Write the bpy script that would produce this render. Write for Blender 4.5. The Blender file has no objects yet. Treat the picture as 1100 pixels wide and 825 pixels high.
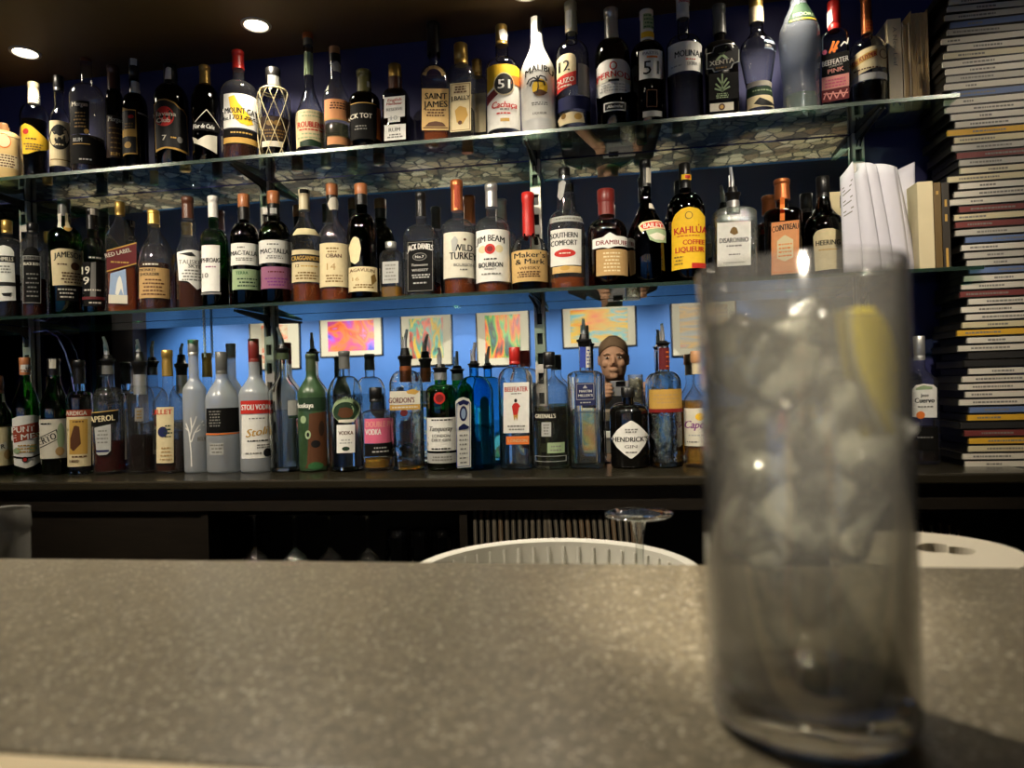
import bpy, bmesh, math, random
import numpy as np
from mathutils import Vector, Matrix

# ------------------------------------------------------------------ camera, world, lights, exposure
SC = bpy.context.scene
COL = SC.collection
F_PX, IW, IH = 748.0, 1100.0, 825.0
YAW, PITCH, ROLL = math.radians(8.9617), math.radians(0.2374), math.radians(-1.7475)
D = 1.76                                   # distance camera -> mirror wall
cam_data = bpy.data.cameras.new('camera')
cam_data.sensor_fit = 'HORIZONTAL'
cam_data.sensor_width = 36.0
cam_data.lens = F_PX / IW * 36.0
cam_data.clip_start = 0.005
cam_data.dof.use_dof = True
cam_data.dof.focus_distance = 1.70
cam_data.dof.aperture_fstop = 7.0
cam = bpy.data.objects.new('camera', cam_data)
COL.objects.link(cam)
RM = Matrix.Rotation(YAW, 3, 'Z') @ Matrix.Rotation(math.pi / 2 + PITCH, 3, 'X') @ Matrix.Rotation(ROLL, 3, 'Z')
cam.matrix_world = RM.to_4x4()
SC.camera = cam

vs = SC.view_settings
SC.display_settings.display_device = 'sRGB'
vs.view_transform = 'Standard'
vs.look = 'None'
vs.gamma = 1.0
vs.use_curve_mapping = False
vs.exposure = 0.0

cy = SC.cycles
cy.max_bounces = 14
cy.diffuse_bounces = 3
cy.glossy_bounces = 8
cy.transmission_bounces = 12
cy.transparent_max_bounces = 40
cy.caustics_reflective = False
cy.caustics_refractive = False
cy.sample_clamp_indirect = 4.0
cy.use_denoising = True
cy.use_adaptive_sampling = False

w = bpy.data.worlds.new('world')
SC.world = w
w.use_nodes = True
w.node_tree.nodes['Background'].inputs[0].default_value = (0.9, 0.85, 0.75, 1)
w.node_tree.nodes['Background'].inputs[1].default_value = 0.02

ZCEIL = 0.925        # ceiling height above the camera
ZFLOOR = -1.24
YFAR = -4.5          # far (picture) wall behind the photographer
ZT, ZM, ZB = 0.577, 0.217, -0.197      # top shelf, middle shelf, back counter
E_SHELF, E_BAR, E_LEDGE, E_PIC, E_FLOOR = 8.0, 64.0, 74.0, 100.0, 190.0
WARM = (1.0, 0.88, 0.70)


def spot(name, loc, target, energy, angle, color, size=0.02, blend=0.6):
    d = bpy.data.lights.new(name, 'SPOT')
    d.energy = energy
    d.spot_size = math.radians(angle)
    d.spot_blend = blend
    d.color = color
    d.shadow_soft_size = size
    o = bpy.data.objects.new(name, d)
    COL.objects.link(o)
    o.location = loc
    o.rotation_euler = (Vector(target) - Vector(loc)).to_track_quat('-Z', 'Y').to_euler()
    return o


# ------------------------------------------------------------------ projection helpers
def ray(px, py):
    return RM @ Vector(((px - IW / 2) / F_PX, -(py - IH / 2) / F_PX, -1.0))


def on_y(px, py, Y):
    d = ray(px, py)
    return d * (Y / d.y)


def on_z(px, py, Z):
    d = ray(px, py)
    return d * (Z / d.z)


def project(p):
    q = RM.transposed() @ Vector(p)
    return IW / 2 + F_PX * q.x / -q.z, IH / 2 - F_PX * q.y / -q.z


# ------------------------------------------------------------------ materials
MATS = {}


def lin(c):
    out = []
    for v in c[:3]:
        v = v / 255.0
        out.append(v / 12.92 if v <= 0.04045 else ((v + 0.055) / 1.055) ** 2.4)
    return (out[0], out[1], out[2], 1.0)


def new_mat(name):
    m = bpy.data.materials.new(name)
    m.use_nodes = True
    nt = m.node_tree
    nt.nodes.clear()
    out = nt.nodes.new('ShaderNodeOutputMaterial')
    return m, nt, out


def paint(name, col, rough=0.5, metal=0.0, var=0.0, scale=40.0, bump=0.0, coat=0.0, spec=0.5, stretch=None):
    if name in MATS:
        return MATS[name]
    m, nt, out = new_mat(name)
    b = nt.nodes.new('ShaderNodeBsdfPrincipled')
    b.inputs['Base Color'].default_value = lin(col)
    b.inputs['Roughness'].default_value = rough
    b.inputs['Metallic'].default_value = metal
    b.inputs['Coat Weight'].default_value = coat
    b.inputs['Specular IOR Level'].default_value = spec
    if var or bump:
        tc = nt.nodes.new('ShaderNodeTexCoord')
        mp = nt.nodes.new('ShaderNodeMapping')
        if stretch:
            mp.inputs['Scale'].default_value = stretch
        no = nt.nodes.new('ShaderNodeTexNoise')
        no.inputs['Scale'].default_value = scale
        no.inputs['Detail'].default_value = 4
        nt.links.new(tc.outputs['Object'], mp.inputs[0])
        nt.links.new(mp.outputs[0], no.inputs['Vector'])
        if var:
            cr = nt.nodes.new('ShaderNodeValToRGB')
            c = lin(col)
            cr.color_ramp.elements[0].position = 0.3
            cr.color_ramp.elements[1].position = 0.7
            cr.color_ramp.elements[0].color = tuple(max(0, v * (1 - var)) for v in c[:3]) + (1,)
            cr.color_ramp.elements[1].color = tuple(min(1, v * (1 + var)) for v in c[:3]) + (1,)
            nt.links.new(no.outputs[0], cr.inputs[0])
            nt.links.new(cr.outputs[0], b.inputs['Base Color'])
        if bump:
            bp = nt.nodes.new('ShaderNodeBump')
            bp.inputs['Strength'].default_value = bump
            bp.inputs['Distance'].default_value = 0.004
            nt.links.new(no.outputs[0], bp.inputs['Height'])
            nt.links.new(bp.outputs[0], b.inputs['Normal'])
    nt.links.new(b.outputs[0], out.inputs[0])
    MATS[name] = m
    return m


def glassy(name, col, edge=None, refl=0.75, rough=0.02, diffuse=0.0, dcol=(255, 255, 255), bump=0.0, bscale=60.0, power=3.0, base=0.05, tlw=0.35):
    """thin glass: straight transmission tinted by the path through the wall, plus a Fresnel-like gloss"""
    if name in MATS:
        return MATS[name]
    m, nt, out = new_mat(name)
    N, Lk = nt.nodes.new, nt.links.new
    lw = N('ShaderNodeLayerWeight')
    lw.inputs[0].default_value = 0.5
    pw = N('ShaderNodeMath'); pw.operation = 'POWER'; pw.inputs[1].default_value = power
    Lk(lw.outputs['Facing'], pw.inputs[0])
    fr = N('ShaderNodeMapRange')
    fr.inputs['To Min'].default_value = base
    fr.inputs['To Max'].default_value = refl
    Lk(pw.outputs[0], fr.inputs[0])
    tr = N('ShaderNodeBsdfTransparent')
    mx = N('ShaderNodeMix'); mx.data_type = 'RGBA'
    mx.inputs['A'].default_value = lin(col)
    mx.inputs['B'].default_value = lin(edge or tuple(v * 0.55 for v in col))
    Lk(pw.outputs[0], mx.inputs['Factor'])
    Lk(mx.outputs['Result'], tr.inputs[0])
    gl = N('ShaderNodeBsdfGlossy')
    gl.inputs['Roughness'].default_value = rough
    gl.inputs[0].default_value = (1, 1, 1, 1)
    if bump:
        tc = N('ShaderNodeTexCoord'); no = N('ShaderNodeTexNoise')
        no.inputs['Scale'].default_value = bscale
        bp = N('ShaderNodeBump'); bp.inputs['Strength'].default_value = bump; bp.inputs['Distance'].default_value = 0.004
        Lk(tc.outputs['Object'], no.inputs['Vector']); Lk(no.outputs[0], bp.inputs['Height'])
        Lk(bp.outputs[0], gl.inputs['Normal']); Lk(bp.outputs[0], lw.inputs['Normal'])
    body = tr.outputs[0]
    if diffuse:
        df = N('ShaderNodeBsdfDiffuse'); df.inputs[0].default_value = lin(dcol)
        tl = N('ShaderNodeBsdfTranslucent'); tl.inputs[0].default_value = lin(dcol)
        m2 = N('ShaderNodeMixShader'); m2.inputs[0].default_value = tlw
        Lk(df.outputs[0], m2.inputs[1]); Lk(tl.outputs[0], m2.inputs[2])
        m1 = N('ShaderNodeMixShader'); m1.inputs[0].default_value = diffuse
        Lk(tr.outputs[0], m1.inputs[1]); Lk(m2.outputs[0], m1.inputs[2])
        body = m1.outputs[0]
    ms = N('ShaderNodeMixShader')
    Lk(fr.outputs[0], ms.inputs[0]); Lk(body, ms.inputs[1]); Lk(gl.outputs[0], ms.inputs[2])
    Lk(ms.outputs[0], out.inputs[0])
    MATS[name] = m
    return m


def refr(name, col, ior=1.45, rough=0.0, bump=0.0, bscale=60.0, diffuse=0.0, clear=0.0):
    """refracting glass wall; for thick clear bottle walls"""
    if name in MATS:
        return MATS[name]
    m, nt, out = new_mat(name)
    N, Lk = nt.nodes.new, nt.links.new
    g = N('ShaderNodeBsdfGlass')
    g.inputs[0].default_value = lin(col)
    g.inputs['IOR'].default_value = ior
    g.inputs['Roughness'].default_value = rough
    if bump:
        tc = N('ShaderNodeTexCoord'); no = N('ShaderNodeTexNoise')
        no.inputs['Scale'].default_value = bscale
        bp = N('ShaderNodeBump'); bp.inputs['Strength'].default_value = bump; bp.inputs['Distance'].default_value = 0.004
        Lk(tc.outputs['Object'], no.inputs['Vector']); Lk(no.outputs[0], bp.inputs['Height']); Lk(bp.outputs[0], g.inputs['Normal'])
    Lk(g.outputs[0], out.inputs[0])
    MATS[name] = m
    return m


def emit(name, col, strength):
    if name in MATS:
        return MATS[name]
    m, nt, out = new_mat(name)
    e = nt.nodes.new('ShaderNodeEmission')
    e.inputs[0].default_value = lin(col)
    e.inputs[1].default_value = strength
    nt.links.new(e.outputs[0], out.inputs[0])
    MATS[name] = m
    return m


def mirror_mat():
    m, nt, out = new_mat('mirror silvering')
    g = nt.nodes.new('ShaderNodeBsdfGlossy')
    g.inputs[0].default_value = (0.86, 0.88, 0.87, 1)
    g.inputs['Roughness'].default_value = 0.0
    nt.links.new(g.outputs[0], out.inputs[0])
    return m


# ------------------------------------------------------------------ mesh helpers
class MB:
    def __init__(s):
        s.v, s.f, s.mi = [], [], []

    def add(s, verts, faces, mi=0):
        o = len(s.v)
        s.v += [tuple(p) for p in verts]
        for f in faces:
            s.f.append(tuple(i + o for i in f))
            s.mi.append(mi)
        return s

    def box(s, x0, y0, z0, x1, y1, z1, mi=0):
        return s.add([(x0, y0, z0), (x1, y0, z0), (x1, y1, z0), (x0, y1, z0), (x0, y0, z1), (x1, y0, z1), (x1, y1, z1), (x0, y1, z1)],
                     [(3, 2, 1, 0), (4, 5, 6, 7), (0, 1, 5, 4), (1, 2, 6, 5), (2, 3, 7, 6), (3, 0, 4, 7)], mi)

    def loft(s, prof, seg=28, cap0=True, cap1=True, c=(0, 0), n=2.0, asp=1.0, mi=0):
        """prof: list of (z, r[, n]) ; superellipse section, asp = depth / width"""
        vs_, fs = [], []
        for p in prof:
            z, r = p[0], p[1]
            nn = p[2] if len(p) > 2 else n
            for k in range(seg):
                t = 2 * math.pi * (k + 0.5) / seg
                ct, st = math.cos(t), math.sin(t)
                e = 2.0 / nn
                a = asp if nn > 2.05 else 1 - (1 - asp)
                vs_.append((c[0] + r * math.copysign(abs(ct) ** e, ct), c[1] + r * a * math.copysign(abs(st) ** e, st), z))
        for i in range(len(prof) - 1):
            for k in range(seg):
                k2 = (k + 1) % seg
                fs.append((i * seg + k, i * seg + k2, (i + 1) * seg + k2, (i + 1) * seg + k))
        if cap0:
            fs.append(tuple(reversed(range(seg))))
        if cap1:
            b = (len(prof) - 1) * seg
            fs.append(tuple(range(b, b + seg)))
        return s.add(vs_, fs, mi)

    def tube(s, pts, rad, seg=8, mi=0, caps=True):
        pts = [Vector(p) for p in pts]
        rs = rad if isinstance(rad, (list, tuple)) else [rad] * len(pts)
        vs_, fs = [], []
        up = Vector((0, 0, 1))
        for i, p in enumerate(pts):
            t = (pts[min(i + 1, len(pts) - 1)] - pts[max(i - 1, 0)]).normalized()
            a = t.cross(up)
            if a.length < 1e-3:
                a = t.cross(Vector((0, 1, 0)))
            a.normalize()
            b = t.cross(a).normalized()
            for k in range(seg):
                an = 2 * math.pi * k / seg
                vs_.append(p + (a * math.cos(an) + b * math.sin(an)) * rs[i])
        for i in range(len(pts) - 1):
            for k in range(seg):
                k2 = (k + 1) % seg
                fs.append((i * seg + k, i * seg + k2, (i + 1) * seg + k2, (i + 1) * seg + k))
        if caps:
            fs.append(tuple(reversed(range(seg))))
            fs.append(tuple(range((len(pts) - 1) * seg, len(pts) * seg)))
        return s.add(vs_, fs, mi)

    def build(s, name, mats, parent=None, smooth=False, loc=None, rot=None, autosmooth=None, bevel=0.0):
        me = bpy.data.meshes.new(name)
        me.from_pydata(s.v, [], s.f)
        if not isinstance(mats, (list, tuple)):
            mats = [mats]
        for m in mats:
            me.materials.append(m)
        if len(mats) > 1:
            me.polygons.foreach_set('material_index', s.mi)
        bm = bmesh.new()
        bm.from_mesh(me)
        bmesh.ops.recalc_face_normals(bm, faces=bm.faces)
        if smooth:
            lim = math.radians(autosmooth or 40)
            for f in bm.faces:
                f.smooth = True
            for e in bm.edges:
                if len(e.link_faces) == 2 and e.calc_face_angle(0) > lim:
                    e.smooth = False
        bm.to_mesh(me)
        bm.free()
        me.update()
        o = bpy.data.objects.new(name, me)
        COL.objects.link(o)
        if parent:
            o.parent = parent
        if loc:
            o.location = loc
        if rot:
            o.rotation_euler = rot
        if bevel:
            md = o.modifiers.new('bevel', 'BEVEL')
            md.width = bevel
            md.segments = 2
            md.limit_method = 'ANGLE'
        return o


def tag(o, label=None, cat=None, group=None, kind=None):
    if label:
        o['label'] = label
    if cat:
        o['category'] = cat
    if group:
        o['group'] = group
    if kind:
        o['kind'] = kind
    return o


def empty(name, loc, rz=0.0):
    o = bpy.data.objects.new(name, None)
    o.empty_display_size = 0.02
    COL.objects.link(o)
    o.location = loc
    o.rotation_euler = (0, 0, rz)
    return o


def box_obj(name, a, b, mat, parent=None, bevel=0.0):
    """box mesh with its origin at its bottom centre"""
    cx, cy_, cz = (a[0] + b[0]) / 2, (a[1] + b[1]) / 2, min(a[2], b[2])
    m = MB().box(a[0] - cx, a[1] - cy_, a[2] - cz, b[0] - cx, b[1] - cy_, b[2] - cz)
    loc = Vector((cx, cy_, cz))
    if parent:
        loc = loc - parent.location
    return m.build(name, mat, parent, loc=loc, bevel=bevel)


# ------------------------------------------------------------------ text
TXT = {}


def text_mesh(s, bold=0.0, shear=0.0):
    key = (s, bold, shear)
    if key in TXT:
        return TXT[key]
    cu = bpy.data.curves.new('t', 'FONT')
    cu.body = s
    cu.resolution_u = 2
    cu.offset = bold
    cu.shear = shear
    cu.fill_mode = 'FRONT'
    o = bpy.data.objects.new('t', cu)
    COL.objects.link(o)
    dg = bpy.context.evaluated_depsgraph_get()
    me = o.evaluated_get(dg).to_mesh()
    v = [(p.co.x, p.co.y) for p in me.vertices]
    f = [tuple(p.vertices) for p in me.polygons]
    o.evaluated_get(dg).to_mesh_clear()
    bpy.data.objects.remove(o)
    bpy.data.curves.remove(cu)
    if v:
        x0 = min(p[0] for p in v); x1 = max(p[0] for p in v)
        v = [((p[0] - (x0 + x1) / 2), p[1]) for p in v]
        wid = x1 - x0
    else:
        wid = 1
    TXT[key] = (v, f, wid)
    return TXT[key]


# label drawing operations, in photograph pixels
def R_(x0, y0, x1, y1, c):
    nx = max(2, int(abs(x1 - x0) / 2.5)); ny = max(1, int(abs(y1 - y0) / 6))
    v = [(x0 + (x1 - x0) * i / nx, y0 + (y1 - y0) * j / ny) for j in range(ny + 1) for i in range(nx + 1)]
    f = [(j * (nx + 1) + i, j * (nx + 1) + i + 1, (j + 1) * (nx + 1) + i + 1, (j + 1) * (nx + 1) + i) for j in range(ny) for i in range(nx)]
    return (v, f, c)


def D_(cx, cy_, rx, ry, c, seg=20):
    v = [(cx, cy_)]
    for q in (0.5, 1.0):
        v += [(cx + q * rx * math.cos(2 * math.pi * k / seg), cy_ + q * ry * math.sin(2 * math.pi * k / seg)) for k in range(seg)]
    f = [(0, 1 + k, 1 + (k + 1) % seg) for k in range(seg)]
    f += [(1 + k, 1 + seg + k, 1 + seg + (k + 1) % seg, 1 + (k + 1) % seg) for k in range(seg)]
    return (v, f, c)


def G_(pts, c):
    """polygon as a fan of strips: columns between the top and bottom outline"""
    xs = [p[0] for p in pts]
    x0, x1 = min(xs), max(xs)
    n = max(6, int((x1 - x0) / 2))
    v, f = [], []
    m = len(pts)
    for i in range(n + 1):
        x = x0 + (x1 - x0) * min(max(i / n, 0.002), 0.998)
        ys = []
        for a in range(m):
            (ax, ay), (bx, by) = pts[a], pts[(a + 1) % m]
            if (ax - x) * (bx - x) <= 0 and ax != bx:
                ys.append(ay + (by - ay) * (x - ax) / (bx - ax))
        if len(ys) < 2:
            ys = [pts[0][1], pts[0][1]]
        lo, hi = min(ys), max(ys)
        for j in range(5):
            v.append((x, lo + (hi - lo) * j / 4))
    for i in range(n):
        for j in range(4):
            a = i * 5 + j
            f.append((a, a + 5, a + 6, a + 1))
    return (v, f, c)


def T_(s, cx, cy_, h, c, w=None, rot=0.0, arc=0.0, bold=0.004, shear=0.0):
    """text centred on (cx, cy_), cap height h px, optional total width w px, arc = rise of the middle in px"""
    v, f, wid = text_mesh(s, 0.0, shear)
    sy = h / 0.69
    sx = w / wid if w else sy * 0.9
    half = wid * sx / 2 or 1
    ca, sa = math.cos(math.radians(rot)), math.sin(math.radians(rot))
    out = []
    for x, y in v:
        X, Y = x * sx, (y - 0.345) * sy
        if arc:
            Y += arc * (1 - (X / half) ** 2)
        out.append((cx + X * ca - Y * sa, cy_ - (X * sa + Y * ca)))
    if bold:      # heavier strokes: a second copy set a little to the side
        k = len(out)
        d_ = 0.07 * h
        out = [(x - d_ / 2, y) for x, y in out] + [(x + d_ / 2, y) for x, y in out]
        f = list(f) + [tuple(i + k for i in q) for q in f]
    return (out, f, c)


def L_(x0, y0, x1, y1, n, c, seed=1):
    """rows of unreadably small print: short dashes"""
    rnd = random.Random(seed + int(x0 * 7 + y0 * 13))
    v, f = [], []
    step = (y1 - y0) / max(n, 1)
    for i in range(n):
        y = y0 + step * (i + 0.5)
        t = min(0.75, step * 0.3)
        ind = rnd.uniform(0, 0.18) * (x1 - x0)
        x = x0 + ind
        while x < x1 - ind:
            l = rnd.uniform(1.2, 3.6)
            e = min(x + l, x1 - ind)
            o = len(v)
            v += [(x, y - t), (e, y - t), (e, y + t), (x, y + t)]
            f.append((o, o + 1, o + 2, o + 3))
            x = e + rnd.uniform(0.5, 1.1)
    return (v, f, c)


def S_(lines, t, c):
    """strokes: list of polylines drawn t px wide"""
    v, f = [], []
    for pts in lines:
        for (ax, ay), (bx, by) in zip(pts, pts[1:]):
            l = math.hypot(bx - ax, by - ay) or 1
            nx, ny = -(by - ay) / l * t / 2, (bx - ax) / l * t / 2
            k = max(1, int(l / 4))
            for i in range(k):
                p, q = i / k, (i + 1) / k
                x0, y0, x1, y1 = ax + (bx - ax) * p, ay + (by - ay) * p, ax + (bx - ax) * q, ay + (by - ay) * q
                o = len(v)
                v += [(x0 - nx, y0 - ny), (x1 - nx, y1 - ny), (x1 + nx, y1 + ny), (x0 + nx, y0 + ny)]
                f.append((o, o + 1, o + 2, o + 3))
    return (v, f, c)


def O_(x0, y0, x1, y1, t, c):
    v, f = [], []
    for op in (R_(x0, y0, x1, y0 + t, c), R_(x0, y1 - t, x1, y1, c), R_(x0, y0, x0 + t, y1, c), R_(x1 - t, y0, x1, y1, c)):
        o = len(v)
        v += op[0]
        f += [tuple(i + o for i in q) for q in op[1]]
    return (v, f, c)

# ------------------------------------------------------------------ bottle materials
PAL = dict(wh=(228, 226, 218), of=(214, 208, 190), cr=(216, 200, 158), tan=(205, 170, 110), kr=(176, 142, 92), yl=(236, 190, 40), gd=(190, 150, 72),
           dg=(120, 92, 40), rd=(190, 42, 32), dr=(120, 24, 24), or_=(224, 120, 48), bk=(16, 15, 14), gy=(120, 118, 112), lg=(170, 170, 165),
           br=(84, 50, 26), db=(44, 28, 18), gn=(44, 92, 50), dgn=(28, 52, 32), pg=(150, 170, 130), mv=(150, 96, 124), nv=(28, 34, 78), bl=(46, 66, 150),
           pk=(214, 100, 130), lp=(226, 150, 140), pe=(216, 150, 100), sv=(180, 180, 178), mr=(96, 26, 30), rdb=(150, 62, 38), lb=(150, 170, 200), pu=(120, 50, 120))


def ink(k):
    metal = 0.0
    return paint('print ' + k, PAL[k], 0.55, metal, spec=0.3)


def paper(k):
    return paint('paper ' + k, PAL[k], 0.7, 0.0, var=0.05, scale=90, spec=0.12 if k == 'bk' else 0.3)


GL = dict(
    clear=lambda: refr('clear bottle glass', (250, 251, 250)),
    clearb=lambda: glassy('clear whisky bottle glass', (250, 251, 250), (140, 146, 146), diffuse=0.015, base=0.06, rough=0.03),
    clear2=lambda: refr('clear moulded bottle glass', (248, 250, 248), bump=0.35, bscale=70),
    tclear=lambda: glassy('lightly tinted bottle glass', (228, 224, 205), (110, 106, 90)),
    green=lambda: glassy('green bottle glass', (90, 180, 84), (20, 66, 24), base=0.08),
    dgreen=lambda: glassy('dark green bottle glass', (70, 92, 44), (14, 22, 10)),
    dark=lambda: glassy('near black bottle glass', (58, 46, 36), (12, 10, 8)),
    black=lambda: paint('black bottle glass', (12, 11, 10), 0.08, coat=0.3),
    amber=lambda: glassy('amber bottle glass', (170, 100, 40), (60, 30, 10)),
    blue=lambda: refr('blue tinted bottle glass', (150, 220, 246)),
    frost=lambda: glassy('frosted bottle glass', (225, 230, 232), (150, 155, 160), rough=0.3, diffuse=0.55, dcol=(214, 218, 222), refl=0.35),
    white=lambda: paint('white lacquered glass', (226, 226, 222), 0.3, coat=0.3),
    cream=lambda: paint('cream stoneware', (206, 176, 116), 0.5, var=0.06, scale=60),
    rough=lambda: glassy('pebbled bottle glass', (216, 224, 232), (130, 140, 150), rough=0.12, diffuse=0.28, dcol=(200, 208, 220), bump=1.0, bscale=45, refl=0.6),
    dim=lambda: glassy('pebbled square bottle glass', (200, 208, 200), (80, 86, 80), rough=0.06, bump=1.0, bscale=110, refl=0.7, diffuse=0.08, base=0.12),
    grn2=lambda: paint('green printed bottle', (52, 76, 48), 0.3, var=0.3, scale=45, coat=0.3),
)
LQ = dict(
    amber=lambda: glassy('amber spirit', (226, 146, 64), (160, 84, 28), refl=0.3, diffuse=0.35, dcol=(206, 104, 30)),
    gold=lambda: glassy('golden spirit', (236, 200, 100), (180, 130, 40), refl=0.3, diffuse=0.3, dcol=(226, 176, 60)),
    brown=lambda: glassy('brown spirit', (150, 80, 36), (70, 32, 12), refl=0.3, diffuse=0.25, dcol=(130, 60, 20)),
    black=lambda: paint('black spirit', (14, 9, 6), 0.15),
    dark=lambda: glassy('dark brown spirit', (84, 44, 22), (30, 15, 7), refl=0.3, diffuse=0.2, dcol=(60, 28, 12)),
    red=lambda: glassy('dark red spirit', (160, 40, 26), (80, 16, 10), refl=0.3, diffuse=0.3, dcol=(130, 26, 16)),
    clear=lambda: glassy('clear spirit', (236, 240, 240), (150, 156, 156), refl=0.35),
    green=lambda: paint('green spirit', (50, 88, 26), 0.2),
    olive=lambda: glassy('pale olive spirit', (196, 200, 160), (110, 110, 80), refl=0.3),
)
CAPM = dict(cork=(176, 130, 84), gold=(196, 160, 84), black=(18, 17, 16), red=(190, 40, 34), white=(222, 220, 212), silver=(190, 190, 186), brown=(80, 46, 30),
            green=(62, 74, 50), copper=(180, 104, 60), wood=(190, 140, 96), grey=(96, 96, 92), orange=(172, 108, 66), maroon=(92, 26, 28), cream=(214, 200, 164), olive=(96, 92, 50), dkr=(120, 40, 34), blue=(60, 80, 160))


def capm(k):
    met = 0.7 if k in ('gold', 'silver', 'copper') else 0.0
    return paint('cap ' + k, CAPM[k], 0.35, met, var=0.05 if k in ('cork', 'wood') else 0, scale=120)


SPOUT = paint('pourer steel', (206, 206, 204), 0.35, 0.75)
ROWY = {'T': 1.668, 'M': 1.685, 'B': 1.668}
ROWZ = {'T': ZT + 0.004, 'M': ZM + 0.004, 'B': ZB}
GROUP = {'T': 'bottles on the top glass shelf', 'M': 'bottles on the middle glass shelf', 'B': 'bottles on the back counter'}


def interp(pts, z):
    if z <= pts[0][0]:
        return pts[0][1]
    for (a, ra), (b, rb) in zip(pts, pts[1:]):
        if z <= b:
            return ra + (rb - ra) * (z - a) / max(b - a, 1e-6)
    return pts[-1][1]


class Bot:
    def __init__(s, row, name, label, cx, w, top, ys, yn, nw, yc, cap, glass, liq=None, labs=(), sq=None, shp='r', prof=None, dy=0.0, psi=None, cat='bottle'):
        Y, Z = ROWY[row] + dy, ROWZ[row]
        ybase = project(on_y(cx, 400, Y) * 0 + Vector((on_y(cx, 400, Y).x, Y, Z)))[1]
        ymid = (ys + ybase) / 2
        X = on_y(cx, ymid, Y).x
        s.root = empty(name, (X, Y, Z))
        tag(s.root, label, cat, GROUP[row])
        rt = Vector((X, Y, Z))
        phi = math.atan2(-X, Y)
        s.p0 = project(rt); s.p1 = project(rt + Vector((0, 0, 0.3)))
        s.Y, s.Z = Y, Z
        xa = Vector((math.cos(phi), math.sin(phi), 0))
        q = rt + Vector((0, 0, 0.12))
        s.sx = (project(q + xa * 0.01)[0] - project(q - xa * 0.01)[0]) / 0.02
        s.sq = sq
        if psi is None:
            psi = -phi if sq else 0.0
        else:
            psi = math.radians(psi)
        s.psi = psi
        s.root.rotation_euler = (0, 0, phi + psi)
        asp, nb = (sq if sq else (1.0, 2.0))
        s.asp = asp
        R = w / 2 / s.sx
        if sq:
            R = R / (math.cos(psi) + 0.85 * asp * abs(math.sin(psi)))
        s.R = R
        zs, zn, zc, zt = s.z(ys), s.z(yn), s.z(yc), s.z(top)
        rn = nw / 2 / s.sx
        pr = []      # (z, r, n, asp)
        fil = min(0.006, R * 0.2)
        if prof:
            k = R / (w / 2 / s.sx)
            pts = sorted((s.z(y), ww / 2 / s.sx * k) for y, ww in prof)
            r0 = pts[0][1]
            pr = [(0.0, r0 * 0.9, nb, asp), (fil * 0.4, r0 * 0.97, nb, asp), (fil, r0, nb, asp)]
            pts = [p for p in pts if p[0] > fil * 1.1]
            # smooth resample
            zz = [fil] + [p[0] for p in pts]; rr = [r0] + [p[1] for p in pts]
            for i in range(1, len(zz)):
                for t in (0.33, 0.67, 1.0):
                    z = zz[i - 1] + (zz[i] - zz[i - 1]) * t
                    h = t * t * (3 - 2 * t)
                    r = rr[i - 1] + (rr[i] - rr[i - 1]) * (0.5 * h + 0.5 * t)
                    fr = min(1, max(0, (z - zs) / max(zn - zs, 1e-4)))
                    pr.append((z, r, nb + (2 - nb) * fr, asp + (1 - asp) * fr))
        else:
            pr = [(0.0, R * 0.88, nb, asp), (fil * 0.35, R * 0.96, nb, asp), (fil, R, nb, asp), (zs, R, nb, asp)]
            K = 7
            for i in range(1, K + 1):
                t = i / K
                if shp == 'r':
                    a = t * math.pi / 2
                    z = zs + (zn - zs) * math.sin(a); r = rn + (R - rn) * math.cos(a)
                elif shp == 's':
                    h = t * t * (3 - 2 * t)
                    z = zs + (zn - zs) * t; r = R + (rn - R) * h
                elif shp == 'o':     # concave upper shoulder
                    z = zs + (zn - zs) * t; r = rn + (R - rn) * (math.cos(t * math.pi / 2) ** 1.5)
                else:
                    z = zs + (zn - zs) * t; r = R + (rn - R) * t
                pr.append((z, r, nb + (2 - nb) * t ** 0.6, asp + (1 - asp) * t))
        if zc > pr[-1][0] + 0.001:
            pr.append((zc, rn, 2, 1))
        else:
            zc = pr[-1][0]
        s.outline = [(p[0], p[1]) for p in pr]
        s.outasp = [(p[0], p[3]) for p in pr]
        seg = 40 if sq else 32
        if glass in ('clear', 'clear2') and liq and liq[0] in ('amber', 'gold', 'brown', 'red', 'dark', 'olive'):
            glass = 'clearb'
        m = MB()
        s.loft(m, pr, seg)
        s.body = m.build('glass_body', GL[glass](), s.root, smooth=True, autosmooth=50)
        if glass in ('clear', 'clear2', 'blue'):
            # thick glass foot and inner wall
            m = MB()
            ip = [(p[0] + 0.0, p[1] - 0.0032, p[2], p[3]) for p in pr if p[0] > 0.012 and p[1] > 0.006]
            if len(ip) > 2:
                ip = [(0.011, ip[0][1] * 0.80, ip[0][2], ip[0][3]), (0.0125, ip[0][1] * 0.97, ip[0][2], ip[0][3])] + ip
                s.loft(m, ip, seg)
                m.build('inner_wall', refr('inner glass wall', (252, 253, 252), 1 / 1.45), s.body, smooth=True, autosmooth=50)
        if liq:
            zf = s.z(liq[1])
            lp = [(0.008, pr[2][1] * 0.86, nb, asp), (0.013, pr[2][1] - 0.005, nb, asp)]
            lp += [(p[0], p[1] - 0.005, p[2], p[3]) for p in pr if 0.016 < p[0] < zf - 0.002 and p[1] > 0.008]
            lp.append((zf, max(0.004, interp(s.outline, zf) - 0.005), lp[-1][2], lp[-1][3]))
            m = MB()
            s.loft(m, lp, seg)
            m.build('liquid', LQ[liq[0]](), s.root, smooth=True, autosmooth=50)
        s.cap(cap, zc, zt, rn)
        for i, lb in enumerate(labs):
            s.label(lb)

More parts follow.
